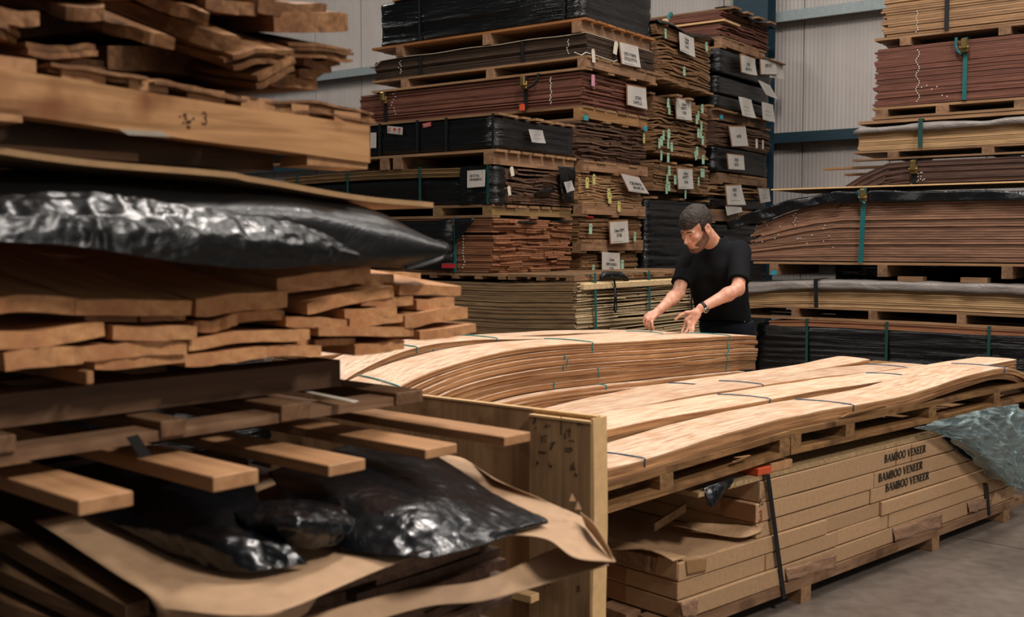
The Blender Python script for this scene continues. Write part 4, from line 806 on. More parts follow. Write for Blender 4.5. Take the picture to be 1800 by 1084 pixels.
def right_veneers():
    f = FC; G = 'flitches on the long right pallets'; Yp = lambda p, q, x: f.onx(p, q, x)[1]
    e1 = [tuple(f.onx(a, b, 0)[1:]) for a, b in [(1057, 823), (1132, 806), (1280, 763), (1395, 731), (1500, 713), (1639, 680), (1800, 656)]]
    flitch(f, 'front pale flitch on the long pallets, nearest the camera', e1, .27, .03, -1.42, 2.7, G, 3, [(Yp(1133, 806, 0), -.06), (Yp(1500, 714, 0), -.05), (Yp(1763, 662, 0), -.06)], smat=M_STR, wob=.02, deg=5)
    flitch(f, 'brown edged flitch directly under the front pale flitch', e1, .25, .03, -1.4, 2.7, G, 3, xf=-.012, dz=-.031, wob=.02, deg=5, mat=M_VENE)
    e2 = [(-1.45, .772), (-.99, .788), (-.5, .806), (-.176, .82), (.3, .815), (.806, .80), (1.5, .81), (2.3, .80)]
    flitch(f, 'second pale flitch on the long pallets, behind the front one', e2, .25, .03, -1.42, 2.75, G, 3, [(.13, -.06), (1.45, -.06)], xf=-.285, wob=.02)
    flitch(f, 'lower flitch under the second pale flitch', e2, .25, .036, -1.4, 2.7, G, 2, xf=-.285, dz=-.032, wob=.015, mat=M_VENE)
    e3 = [(-1.4, .735), (-.6, .755), (.2, .775), (1, .77), (2.2, .765)]
    flitch(f, 'sunken flitch in the gap between two raised ones', e3, .16, .05, -1.3, 2.4, G, 2, [(-.72, -.05)], xf=-.50, wob=.02)
    e4 = [tuple(f.onx(a, b, -.67)[1:]) for a, b in [(1047, 727), (1150, 709), (1250, 688), (1342, 678), (1470, 659), (1590, 646), (1639, 642)]]
    flitch(f, 'raised flitch with deep brown edge, fourth from the front', e4, .24, .05, -1.2, e4[-1][0], G, 4, [(Yp(1342, 680, -.67), -.05), (Yp(1590, 646, -.67), -.05)], xf=-.67, wob=.016)
    flitch(f, 'hidden flitch under the raised brown edged one', e4, .24, .05, -1.2, 2.2, G, 2, xf=-.67, dz=-.052)
    e5 = [tuple(f.onx(a, b, -.92)[1:]) for a, b in [(1005, 719), (1125, 696), (1240, 680), (1350, 663), (1490, 640)]]
    flitch(f, 'rearmost wide flitch on the long pallets below the curved pile', e5, .22, .035, -1.0, 2.15, G, 3, [(Yp(1242, 680, -.92), -.06)], xf=-.925, wob=.02, deg=3)
    flitch(f, 'hidden flitch under the rearmost wide one', e5, .2, .06, -1.0, 2.1, G, 2, xf=-.94, dz=-.036, deg=3)
    zA = lambda y: -.058 * np.clip((-.13 - y) / 1.13, 0, 2)
    rough = wood('rough_pallet_y', '#a37a4e', '#644528', 'y', 1.2, .2, bump=.8, blotch='#4e3622'); roughx = wood('rough_pallet_x', '#9a744c', '#5c4028', 'x', 1.2, .2, bump=.8)
    A = pallet(f, 'near rough pallet under the right veneers, drooping end', -1.5, -.135, -1.15, 0.0, .637, .738, axis='y', strs=[-1.46, Yp(1172, 850, 0), -.17], decks=6, bots=4, zf=zA, mats=(rough, roughx), sw=.075, t=.024, group='veneer pallets')
    B = pallet(f, 'far rough pallet under the right veneers with four blocks', -.125, 2.6, -1.15, 0.0, .637, .74, axis='y', strs=[-.088, Yp(1495, 740, 0), Yp(1640, 700, 0), Yp(1753, 690, 0), 2.55], decks=6, bots=4, mats=(rough, roughx), sw=.075, t=.024, group='veneer pallets')
    for (a, b, c, d) in ((1480, 1560, 733, 4), (1290, 1320, 812, 3)):   # splinters on the pallet edges
        y0, z0 = f.onx(a, c, .01)[1:]; y1 = f.onx(b, c - 20, .01)[1]; B.part('splinter', MB().prism([(0, y0, z0), (0, y1, z0 + .012), (0, y1 - .1, z0 + .016), (0, y0 + .05, z0 + .01)], (.012, 0, 0)), rough)
right_veneers()
# ------------------------------------------------------------------ cartons under the right veneers
def carton(label, y0, y1, z0, z1, x0=-1.0, x1=0., open_end=None, bulge=.006, zf=None, group='cartons of the right stack'):
    f = FC; T = Thing('carton', label, 'carton', f, ((x0 + x1) / 2, (y0 + y1) / 2, z0), group); T.dim = (x0, x1, y0, y1, z0, z1)
    n = 14; m = 5; z1 -= .0025
    ys = np.linspace(y0, y1, n); xs = np.linspace(x0, x1, m); Xg, Yg = np.meshgrid(xs, ys, indexing='ij')
    u = (Yg - y0) / (y1 - y0); b = bulge * vn(Yg * 2.5, Xg * 3, 0, random.randint(0, 99)); zo = zf(Yg) if zf else 0
    mb = MB(); mb.solid(np.stack([Xg, Yg, z1 + b * .5 + zo], -1), np.stack([Xg, Yg, z0 + .001 + 0 * b + zo], -1)); body = T.part('box', mb, M_CARD)
    bv = body.modifiers.new('bevel', 'BEVEL'); bv.width = .004; bv.segments = 2; bv.limit_method = 'ANGLE'
    zc = lambda y: float(zf(np.array(y))) if zf else 0
    T.zc = zc
    return T
def tape(T, x, corners, mat=None, name='parcel_tape', lift=.004):
    c = [FC.onx(a, b, x) for a, b in corners]; q = quadmap(*c)
    g = np.array([[q(u, v, lift * (.5 + .5 * float(vn(u * 9, v * 5, 0, 7)))) for u in np.linspace(0, 1, 14)] for v in np.linspace(0, 1, 7)])
    return T.part(name, MB().grid(g, .0012), mat or M_TAPE, smooth=True)
def print_on(T, px, x, txt, h, slope_h=1.0, mat=None):
    """lettering on the long side; px = left and right baseline points"""
    a = FC.onx(*px[0], x); b = FC.onx(*px[1], x); qs, w = text_quads(txt, 1.0); L_ = np.linalg.norm(b - a); d = (b - a) / L_; s = L_ / w; up = np.array([0, 0, 1.0]); mid = (a + b) / 2; mb = MB()
    for q in qs: mb.add([mid + d * p[0] * s + up * p[1] * h for p in q], [(0, 1, 2, 3)])
    return T.part('lettering', mb, mat or M_INK, fix=False)
def cartons():
    f = FC; Y = lambda p, q=950: f.onx(p, q, 0)[1]; lz = [.112, .186, .256, .326, .392, .47, .56]
    yl, yr = Y(1191, 1056), 2.05; J = 'carton joints'
    zl = lambda y: .006 * np.clip((-.2 - np.asarray(y)), 0, 2)
    c1 = carton('bottom left carton with taped corner, on the floor pallet', yl, Y(1366, 1000), lz[0], lz[1], x1=.012, zf=zl)
    c1b = carton('long bottom carton with three shiny brown tape patches', Y(1368, 1000), yr, lz[0], lz[1])
    c2 = carton('second carton from the floor at the left end', yl, Y(1472, 940), lz[1], lz[2], zf=zl); c2b = carton('second layer carton between two seams', Y(1473, 940), Y(1562, 915), lz[1], lz[2], x1=-.003); c2c = carton('second layer carton at the right end', Y(1563, 915), yr - .03, lz[1], lz[2])
    c3 = carton('third carton from the floor with a torn corner and open top flap', yl, Y(1453, 915), lz[2], lz[3], zf=zl, x1=.004); c3b = carton('third layer carton in the middle, plain side', Y(1454, 915), Y(1547, 890), lz[2], lz[3], x1=-.004); c3c = carton('third layer carton standing proud at its left corner', Y(1548, 890), yr - .05, lz[2], lz[3], x1=.008)
    c4 = carton('half open carton in the fourth layer with bent flap', Y(1331, 940), Y(1530, 870), lz[3], lz[4], x1=-.004); c4b = carton('fourth layer carton with the lowest printed line', Y(1531, 870), yr - .1, lz[3], lz[4], x1=.0)
    c5 = carton('carton with a red handwritten three on its left end', Y(1329, 910), Y(1536, 850), lz[4], lz[5], zf=lambda y: .0 * y); c5b = carton('fifth layer carton with the middle printed line', Y(1537, 850), yr - .2, lz[4], lz[5], x1=.0)
    c6 = carton('top carton with film at its left end and the highest printed line', Y(1336, 870), Y(1700, 800), lz[5], lz[6] - .001)
    # lettering (the lines stand on the top, fifth and fourth layers as in the photograph)
    print_on(c6, [(1555, 813), (1628, 793.6)], .003, 'BAMBOO VENEER', .034)
    print_on(c5b, [(1544.6, 846.6), (1622.6, 822.5)], .004, 'BAMBOO VENEER', .034)
    print_on(c4b, [(1557, 864), (1633.7, 840.6)], .004, 'BAMBOO VENEER', .034)
    for T, x, cs in ((c1b, .003, [(1380, 999), (1467, 972), (1467, 996), (1381, 1021)]), (c1b, .003, [(1569, 928), (1653, 900), (1654, 925), (1570, 952)]), (c1b, .003, [(1700, 882), (1741, 874), (1741, 890), (1701, 902)])): tape(T, x, cs, lift=.012)
    tape(c3, .008, [(1205, 982), (1242, 978), (1240, 1004), (1208, 1011)], plain('torn_card', '#8f6c46', .8), 'torn_patch', .001)
    tape(c1, .018, [(1195, 1058), (1225, 1050), (1222, 1083), (1198, 1084)], None, 'parcel_tape', .01)
    for T, a, b in ((c6, 1575, 800), (c6, 1602, 795), (c2, 1345, 990)):   # thin seams of tape
        y, z = f.onx(a, b, 0)[1:]; T.part('tape_seam', MB().box(-.001, .002, y - .004, y + .004, T.dim[4] + .004, T.dim[5] - .004), M_CARDD)
    # open ends: flaps and darker end faces
    y3 = c3.dim[2]; zz = c3.dim[5] + .014
    g = np.array([[(.0 - .55 * u, y3 - .05 * v + .05, zz + .012 * v * math.sin(u * 8) + .004 * (1 - u)) for u in np.linspace(0, 1, 12)] for v in np.linspace(0, 1.6, 5)]); c3.part('top_flap', MB().grid(g, .004), M_CARD)
    c3.part('end_film', MB().grid(crinkle(np.array([[(-.12 - .7 * u, y3 - .006, c3.dim[4] + .015 + v * .06) for u in np.linspace(0, 1, 24)] for v in np.linspace(0, 1, 6)]), .012, 22, 3), .001), M_TAPE, smooth=True)
    c3.part('end_flap', MB().prism([(.0, y3 - .006, c3.dim[4] + .016), (-.1, y3 - .01, c3.dim[4] + .016), (-.085, y3 - .01, zz), (0., y3 - .006, zz)], (0, .004, 0)), M_CARD)
    for T in (c1, c2): T.part('end_tape', MB().box(-.4, -.25, T.dim[2] - .003, T.dim[2] - .001, T.dim[4] + .015, T.dim[5] + .004), M_CARDD)
    y5 = c5.dim[2]; c5.part('end_flap', MB().prism([(-.0, y5 - .005, lz[4] + .004), (-.16, y5 - .005, lz[4] + .004), (-.17, y5 - .005, lz[5] - .004), (0., y5 - .005, lz[5] - .003)], (0, .004, 0)), M_CARDD)
    qs, w = text_quads('3', 1.); mb = MB(); y3a = f.onx(1338, 905, .006)
    for q in qs: mb.add([(.006, y3a[1] + p[0] * .035, y3a[2] - .022 + p[1] * .04) for p in q], [(0, 1, 2, 3)])
    c5.part('lettering', mb, M_RED, fix=False)
    # bent flap of the half-open carton: long sheet drooping left
    rows = [[f.onx(a, b, x) for a, b, x in r] for r in ([(1345, 922, .0), (1328, 920, -.02), (1290, 922, -.1), (1230, 918, -.2)], [(1343, 926, .0), (1310, 936, -.02), (1265, 934, -.12), (1200, 918, -.25)], [(1340, 934, .005), (1308, 944, .0), (1270, 941, -.08), (1180, 922, -.25)])]
    c4.part('bent_flap', MB().grid(loft(rows, 14, 8), .004), M_CARD, smooth=True)
    rows = [[f.onx(a, b, x) for a, b, x in r] for r in ([(1352, 846, .004), (1340, 850, .004), (1330, 852, -.03)], [(1350, 866, .004), (1338, 872, .006), (1328, 874, -.03)], [(1348, 884, .004), (1336, 890, .008), (1326, 888, -.03)])]
    c6.part('clear_film', MB().grid(crinkle(loft(rows, 10, 10), .012, 40, 2), .001), M_TAPE, smooth=True)
    # chip board, blocks, straps
    b0 = Y(1229, 892); zb = lambda Xx, Yy: -.02 * np.clip((-.35 - Yy), 0, 2)
    single('chip_board', 'long chip board sheet lying on the top carton', 'board', f, MB().box(-.9, -.004, b0, 1.25, lz[6] + .002, lz[6] + .02, 1, 10, zb), M_OSB)
    single('packing_block', 'short block with orange painted end on the chip board', 'wood block', f, MB().cbox(-.35, .0, Y(1333, 835), Y(1356, 832), lz[6] + .021, lz[6] + .052, .003), M_ORANGE, group='packing blocks')
    single('packing_block', 'plain wooden block beside the orange ended one', 'wood block', f, MB().cbox(-.35, -.005, Y(1358, 832), Y(1395, 825), lz[6] + .021, lz[6] + .058, .003), M_BRD, group='packing blocks')
    single('packing_block', 'dark block hidden between pallet and chip board at the far end', 'wood block', f, MB().cbox(-.6, -.2, 1.0, 1.1, lz[6] + .021, lz[6] + .07, .003), M_PALX, group='packing blocks')
    for i, (a, b) in enumerate((((1349, 834), (1378, 1052)), ((1734, 850), (1739, 905)))):
        p, q = f.onx(*a, .014), f.onx(*b, .016); mb = MB(); mb.prism([(p[0], p[1] - .013, p[2]), (p[0], p[1] + .013, p[2]), (q[0], q[1] + .013, q[2]), (q[0], q[1] - .013, q[2])], (.003, 0, 0)); mb.box(-.9, .017, p[1] - .013, p[1] + .013, p[2] - .003, p[2])
        single('packing_strap', ['black packing strap around the cartons at their left end', 'black packing strap around the cartons at their right end'][i], 'strap', f, mb, M_SBLK, group='straps around the cartons')
    pallet(f, 'floor pallet under the cartons on short thick blocks', yl - .06, 2.12, -1.05, .012, 0.0, .111, axis='y', strs=[Y(1220, 1080) , Y(1412, 1065), Y(1640, 970), Y(1765, 923)], decks=6, bots=0, bt=0, sw=.075, t=.045, jit=.03, group='floor pallets')
    # film
    rows = [[f.onx(a, b, x) for a, b, x in r] for r in ([(1604, 752, .03), (1680, 729, .05), (1740, 716, .03), (1797, 709, .04)], [(1640, 762, .03), (1700, 752, .09), (1750, 745, .05), (1798, 745, .06)], [(1676, 782, .03), (1720, 786, .10), (1760, 785, .06), (1799, 785, .08)], [(1706, 812, .03), (1740, 818, .09), (1768, 822, .06), (1800, 825, .08)], [(1738, 840, .03), (1757, 848, .06), (1778, 858, .04), (1801, 867, .05)])]
    g = loft(rows, 110, 110); V_, U_ = np.meshgrid(np.linspace(0, 1, 110), np.linspace(0, 1, 110), indexing='ij')
    rg = lambda a, b, s_: 1 - 2 * np.abs(vn(a, b, 0, s_))
    fold = .026 * rg(U_ * 6 - V_ * 4, V_ * 1.6 + U_, 3) + .012 * rg(U_ * 13 + V_ * 5, V_ * 4, 4) + .007 * rg(U_ * 9 - V_ * 15, V_ * 9 + U_ * 7, 5) + .004 * rg(U_ * 30, V_ * 22, 6)
    g = g + fold[..., None] * np.array([1., 0, .15]); single('plastic_sheet', 'crumpled teal-grey plastic sheet hanging over the carton end', 'plastic sheet', f, MB().grid(g, .001), M_FOIL, smooth=True)
    rows = [[f.onx(a, b, x) for a, b, x in r] for r in ([(1655, 769, .02), (1690, 764, .025), (1735, 778, .02)], [(1672, 785, .02), (1705, 790, .03), (1742, 805, .02)], [(1692, 802, .02), (1715, 812, .03), (1742, 826, .02)])]
    single('plastic_sheet', 'black inner fold of plastic below the crumpled sheet', 'plastic sheet', f, MB().grid(crinkle(loft(rows, 16, 16), .004, 14, 2), .001), M_BAG, smooth=True)
    rows = [[f.onx(a, b, x) for a, b, x in r] for r in ([(1233, 856, -.02), (1262, 848, .0), (1292, 838, -.01)], [(1240, 872, .0), (1262, 868, .02), (1280, 858, .0)], [(1243, 888, .0), (1252, 890, .01), (1262, 884, .0)])]
    single('plastic_scrap', 'dark scrap of film hanging below the near veneer pallet', 'plastic sheet', f, MB().grid(crinkle(loft(rows, 14, 14), .006, 25, 4), .001), M_BAG, smooth=True)
    p, q = f.onx(1205, 900, -.3), f.onx(1150, 935, -.28); d = (q - p)
    single('loose_stick', 'short stick leaning in the dark gap behind the cartons', 'stick', f, MB().prism([p, p + (0, .0, .035), q + (0, 0, .035), q], (-.02, .03, 0)), M_PALX)
cartons()
# ------------------------------------------------------------------ plywood crate panel
def crate():
    f = FP; T = Thing('crate_panel', 'upright plywood crate panel with a stencilled corner post', 'crate panel', f, (-.6, 0, 0))
    T.part('panel', MB().box(-1.5, -.004, 0, .018, .02, 1.0), M_PLY); T.part('top_edge', MB().box(-1.5, -.0, -.002, .02, 1.0, 1.006), M_PLYE)
    zt = f.ony(930, 724, -.02)[2]; xl = f.ony(931, 760, -.02)[0]
    T.part('post_board', MB().box(xl, -.006, -.022, -.001, .02, .985), wood('stencilled_ply', '#b0906a', '#8c6c4c', 'z', 1.0, .03, blotch='#7c5e42')); T.part('post_top_edge', MB().box(xl, -.004, -.024, -.001, .985, .992), M_PLYE)
    zs = np.linspace(.02, 1.0, 30); ed = MB(); wv = .004 * vn(zs * 9, 0, 0, 3)
    ed.solid(np.stack([np.stack([np.full(30, -.006), np.full(30, -.022), zs], -1), np.stack([.004 + wv, np.full(30, -.020), zs], -1)], 0), np.stack([np.stack([np.full(30, -.006), np.full(30, .05), zs], -1), np.stack([.004 + wv, np.full(30, .05), zs], -1)], 0))
    T.part('post_edge', ed, M_PLYE)
    mb = MB()
    for (a, b, w, h) in [(962, 748, 10, 8), (955, 770, 14, 16), (970, 782, 12, 12), (1000, 765, 18, 22), (1003, 790, 16, 10), (945, 815, 8, 8), (968, 818, 10, 6), (1005, 820, 16, 14), (1012, 835, 8, 6), (940, 745, 6, 18), (985, 745, 5, 24), (957, 795, 22, 3), (1000, 905, 12, 6), (962, 1030, 14, 10), (1018, 1035, 10, 12), (1020, 745, 10, 6)]:
        x, _, z = f.ony(a, b, -.0225); hw, hh = w * .0016 / 2, h * .0016 / 2
        for k in range(4):
            xa, za = x + rnd(-hw, hw), z + rnd(-hh, hh); vv_ = k % 2; l_ = (hh if vv_ else hw) * rnd(.5, .9); e_ = rnd(.0016, .003); dx, dz_ = (e_, l_) if vv_ else (l_, e_)
            mb.add([(xa - dx, -.0228, za - dz_), (xa + dx, -.0228, za - dz_ * rnd(.8, 1)), (xa + dx * rnd(.8, 1), -.0228, za + dz_), (xa - dx, -.0228, za + dz_ * rnd(.8, 1))], [(0, 1, 2, 3)])
    T.part('stencil_marks', mb, plain('faded_stencil_ink', '#5c4a38', .8), fix=False, kind='stuff')
    T.part('rear_post', MB().box(-1.48, -1.4, .02, .1, .02, .98), M_PALX); T.part('foot', MB().box(-1.5, 0, .02, .3, 0.0, .02), M_PALX)
    p = f.ony(946, 1050, -.06); single('pale_batten', 'pale batten end beside the crate post near the floor', 'batten', f, MB().cbox(p[0] - .35, p[0] - .003, -.09, -.05, p[2] - .012, p[2] + .012, .002), M_PLYE)
crate()
# ------------------------------------------------------------------ near left stack
def slab_obj(fr, label, c, w, t, L_, yaw, pitch, roll, mat, live=.012, tip=None, bow=.006, group=None, cat='board', name='sawn_board', split=False, lam=1):
    sd = random.randint(0, 9999); a, b = 22, 11
    us = np.linspace(0, 1, b); xs = -L_ * np.linspace(0, 1, a) ** 1.5
    U, Xg = np.meshgrid(us, xs); ti = np.interp(us, np.linspace(0, 1, len(tip)), tip) if tip is not None else 0 * us
    Xx = Xg + (ti[None, :] + .006 * vn(us * 7, 3, 0, sd)[None, :]) * np.exp(Xg * 4)
    el = live * (vn(Xx * 5, 0, 0, sd) + .5 * vn(Xx * 14, 1, 0, sd)); er = live * (vn(Xx * 5, 5, 0, sd) + .5 * vn(Xx * 14, 6, 0, sd))
    Yy = (U - .5) * w + el * (1 - U) + er * U
    bz = bow * vn(U * 2.2, Xx * 1.5, 0, sd) * 2 + bow * .5 * vn(U * 6, Xx * 4, 7, sd)
    edge = np.minimum(U, 1 - U) * w; rnd_ = np.clip(edge / .006, 0, 1); th = t * (.9 + .1 * rnd_)
    th = th * (1 + .07 * vn(U * 5, Xx * 6, 9, sd)); endr = np.where(Xg == 0, .97, 1.0)
    mb = MB()
    top, bot = np.stack([Xx, Yy, bz + th * .5 * endr], -1), np.stack([Xx, Yy, bz - th * .5 * endr], -1)
    if lam == 1: mb.solid(top, bot)
    else:
        for i in range(lam):
            q0, q1 = i / lam, (i + .82) / lam; sh = np.array([rnd(-.02, .01), rnd(-.006, .006), 0]); mb.solid(bot + (top - bot) * q1 + sh, bot + (top - bot) * q0 + sh)
    me = mb.data(name); fix_normals(me); me.materials.append(mat)
    if lam == 1: me.polygons.foreach_set('use_smooth', [abs(p.normal.z) > .5 for p in me.polygons])
    o = bpy.data.objects.new(name, me); COL.objects.link(o); o.location = fr.wor(c)
    o.rotation_euler = (Matrix.Rotation(fr.th + math.radians(yaw), 3, 'Z') @ Matrix.Rotation(math.radians(pitch), 3, 'Y') @ Matrix.Rotation(roll, 3, 'X')).to_euler()
    return tag_obj(o, label, cat, group, 'thing')
def slab_px(label, q, off=0., L_=1.7, yaw=None, pitch=0., mat=None, live=.008, tip=None, bow=.005, group=None, lam=1, tk=1.0):
    xl, ytl, ybl, xr, ytr, ybr = q; f = FL
    a = f.onx(xl, ytl, off); b = f.onx(xl, ybl, off); c = f.onx(xr, ytr, off); d = f.onx(xr, ybr, off); m = (a + b + c + d) / 4
    A = (a + b) / 2; B = (c + d) / 2; w = math.hypot(B[1] - A[1], B[2] - A[2]); t = ((a[2] - b[2]) + (c[2] - d[2])) / 2 * .97 * tk
    return slab_obj(f, label, m, w * .985, t, L_, rnd(-2, 2) if yaw is None else yaw, pitch, math.atan2(B[2] - A[2], B[1] - A[1]), mat or M_SLAB, live, tip, bow, group, lam=lam)
def left_stack():
    f = FL; G = 'slab ends under the black tarp'
    rows = [
     ('widest slab of the top row at the left picture edge', (-30, 521, 551, 143, 527, 556), .0),
     ('second slab of the top row with a slightly hollow end', (143, 524, 551, 336, 526, 553), .01),
     ('third slab of the top row with a rising right end', (344, 525, 558, 509, 507, 538), .0),
     ('slab tilted up to the right just under the tarp edge', (487, 492, 518, 652, 469, 500), .0),
     ('tilted slab below the one just under the tarp edge', (540, 528, 552, 695, 499, 519), .0),
     ('small slab end half hidden behind the tilted pair', (617, 484, 504, 698, 478, 494), -.05),
     ('flat topped slab under the rolled end of the tarp', (696, 503, 521, 807, 502, 519), .0),
     ('short slab end left of the flat topped one', (638, 520, 538, 727, 518, 535), -.01),
     ('short slab end below the flat topped one', (729, 528, 548, 801, 522, 540), .0),
     ('thin slab bowed up at its right end, middle of the right side', (608, 545, 559, 700, 534, 553), .0),
     ('curved slab end at the right edge, third from the top', (714, 550, 576, 822, 540, 560), .01),
     ('thin slab wedged below the third top row slab', (404, 550, 569, 500, 543, 560), -.02),
     ('wavy slab under the wedged thin one', (502, 560, 578, 612, 556, 574), .0),
     ('narrow wavy slab right of its wavy neighbour', (612, 559, 575, 707, 553, 568), .005),
     ('thick arched slab at the left edge of the second row', (-30, 590, 622, 198, 563, 588), .01),
     ('slab with a humped end in the second row', (203, 570, 597, 349, 574, 596), .02),
     ('narrow slab squeezed right of the humped one', (344, 565, 586, 425, 556, 574), -.01),
     ('long straight slab in the middle of the second row', (340, 592, 613, 545, 578, 596), .01),
     ('long straight slab right of the middle in the second row', (556, 577, 595, 727, 573, 588), .01),
     ('lowest right slab jutting past the stack corner', (740, 578, 597, 832, 570, 584), .03),
     ('straight slab in the third row, left of centre', (144, 608, 634, 333, 601, 627), .005),
     ('steep curved slab at the bottom left of the rows', (5, 622, 662, 144, 608, 634), .015),
     ('bottom slab under the straight third row one', (163, 634, 653, 330, 624, 640), .0),
     ('bottom slab in the middle, slightly humped', (331, 620, 646, 466, 609, 628), .005),
     ('bottom slab right of the humped bottom one', (467, 608, 628, 560, 606, 624), .0),
     ('tiny slab end deep below the long straight pair', (512, 597, 610, 548, 594, 608), -.03),
     ('thin dark slab in the shade of the lower right', (552, 599, 611, 628, 596, 607), -.03),
     ('last bottom slab at the right, bowed in shade', (622, 604, 624, 708, 598, 616), -.01),
     ('dark slab in the shadow under the tarp, upper left', (-30, 442, 468, 193, 448, 472), -.62),
     ('shaded slab behind the top row, under the tarp', (200, 480, 505, 470, 465, 488), -.75),
     ('dark brown slab seen through the left gap of the rows', (150, 555, 567, 330, 548, 562), -.06),
     ('small slab in the gap right of the left gap', (247, 553, 568, 335, 550, 564), -.04),
     ('shaded slab behind the right hand slabs', (560, 476, 500, 740, 480, 505), -.35),
     ('slab filling the gap at the lower right corner', (690, 575, 600, 760, 570, 592), -.08),
    ]
    for i, (lab, q, off) in enumerate(rows): slab_px(lab, q, off, group=G, bow=.0026, pitch=(7, 8, 7, 5, 3, 0, 6)[i] if i < 7 else 0., L_=.9 if i < 7 else 1.7, tk=1.06)
    GT = 'rough live edge slabs on the top pallet'
    tops = [
     ('top left rough slab at the picture edge', (-30, 10, 32, 79, 26, 42), .02, 5, None, 1),
     ('long rough slab second from the left at the top', (130, 10, 28, 212, 20, 36), .03, 15, (0, 0, -.02, -.1), 1),
     ('round ended slab below the top left one', (-30, 40, 62, 70, 62, 78), .03, 3, (0, 0, -.06), 2),
     ('wavy layered slab above the left pallet boards', (60, 68, 90, 188, 82, 97), .0, 3, None, 2),
     ('pointed slab running down to a sharp tip', (246, 66, 86, 297, 74, 88), .03, 20, (-.16, -.05, 0), 1),
     ('large bark edged slab in the middle of the top pile', (352, 64, 88, 424, 70, 92), .05, 21, (-.14, -.04, 0), 1),
     ('narrow pointed slab above the large bark edged one', (335, 20, 38, 376, 26, 43), .05, 21, (-.12, 0), 1),
     ('cut slab end below the large bark edged one', (409, 97, 121, 500, 86, 106), .05, 19, None, 3),
     ('upper slab with the longest overhang at the right', (480, 29, 55, 611, 33, 57), .03, 9, None, 1),
     ('layered slab under the longest overhang', (508, 76, 96, 615, 86, 104), .02, 13, None, 4),
     ('slab tilted steeply on its edge at the right', (454, 130, 154, 524, 103, 122), .05, 12, None, 2),
     ('thin shaded slab tip right of the tilted one', (525, 106, 118, 605, 106, 116), -.02, 4, None, 1),
     ('small shaded slab tip below the thin one', (520, 125, 138, 582, 121, 131), -.03, 3, None, 1),
     ('shaded slab resting on the right pallet boards', (470, 132, 155, 560, 138, 150), -.05, 3, None, 1),
     ('thin wavy board pair lying on the left pallet boards', (92, 108, 120, 265, 138, 148), .03, 1, None, 2),
     ('thin wavy board lying on the middle pallet boards', (258, 141, 152, 432, 167, 177), .03, 1, None, 2),
     ('layered rough slab at the right end of the beam', (476, 174, 190, 656, 194, 212), .02, 2, None, 4),
     ('gnarled slab at the top beside the grey wall', (462, 0, 16, 577, 14, 34), .03, 10, None, 1),
     ('dark gnarled slab end left of the top gnarled one', (370, -6, 10, 446, 8, 26), .02, 8, None, 1),
     ('slab above the frame edge, left half', (60, -42, -16, 260, -26, -4), .0, 5, None, 1),
     ('slab above the frame edge, right half', (300, -36, -12, 520, -24, -4), -.02, 6, None, 1),
     ('dark slab deep in the middle of the top pile', (190, 84, 112, 420, 106, 136), -.22, 3, None, 1),
     ('dark slab deep behind the layered slabs', (330, 60, 90, 540, 78, 106), -.3, 4, None, 1),
     ('dark slab deep at the left of the top pile', (-30, 84, 104, 190, 102, 124), -.15, 2, None, 2),
     ('upper dark slab deep behind the pointed ones', (180, 20, 50, 420, 30, 62), -.35, 4, None, 1),
    ]
    for lab, q, off, pit, tip, lam in tops: slab_px(lab, q, off, 1.2, rnd(-6, 6), pit, M_SLABTOP, .014, tip, .004, GT, lam, 1.45)
    # pallet under the live edge slabs: face beam marked 3, board ends above it
    a, b = f.onx(0, 120, .03), f.onx(0, 198, .03); c, d = f.onx(650, 222, .03), f.onx(650, 287, .03)
    s = (c[2] - a[2]) / (c[1] - a[1]); y0 = -.75; zt = lambda y: a[2] + s * (y - a[1]); sb = (d[2] - b[2]) / (d[1] - b[1]); zb = lambda y: b[2] + sb * (y - b[1])
    T = Thing('slab_pallet', 'pallet with a deep pine face beam marked three under the rough slabs', 'pallet', f, (-.4, -.1, 1.68))
    ys = np.linspace(y0, c[1], 24); g = lambda zz: np.array([[(x, y, zz(y) + .002 * float(vn(y * 8, x * 30, 0, 2))) for x in (-.02, .03)] for y in ys]); T.part('face_beam', MB().solid(g(zt), g(zb)), M_BEAM)
    T.part('rear_beam', MB().solid(g(zt) - (.9, 0, 0), g(zb) - (.9, 0, 0)), M_BEAM)
    for l, r in ((-60, 73), (115, 192), (231, 299), (336, 402), (432, 491), (518, 548), (590, 636)):
        yl, yr = f.onx(l, 150, .03)[1], f.onx(r, 150, .03)[1]; T.part('deck_board', MB().box(-1.3, .02 + rnd(-.01, .006), yl, yr, zt((yl + yr) / 2) + .002, zt((yl + yr) / 2) + .026), M_BRD)
    p, q = f.onx(540, 285, .02), f.onx(646, 297, .02); T.part('bottom_board', MB().box(-.08, .02, p[1], q[1], q[2], q[2] + .022), M_BRD)
    p = f.onx(35, 205, .02); T.part('bottom_board', MB().box(-.5, .03, p[1] - .2, p[1], p[2] - .011, p[2] + .011), M_BRD)
    m = f.onx(360, 208, .031); qs, w = text_quads('3', 1.); mb = MB()
    for k in qs: mb.add([(.0312, m[1] + u[0] * .022, m[2] - .012 + u[1] * .024) for u in k], [(0, 1, 2, 3)])
    mm = f.onx(325, 212, .031)
    for i in range(16): yk, zk, sk = mm[1] + rnd(-.02, .02), mm[2] + rnd(-.014, .012), rnd(.001, .004); mb.add([(.0312, yk - sk, zk - sk), (.0312, yk + sk, zk - sk * .6), (.0312, yk + sk, zk + sk), (.0312, yk - sk * .7, zk + sk)], [(0, 1, 2, 3)])
    T.part('marking', mb, plain('beam_marking', '#4a2c18', .8), fix=False, kind='stuff')
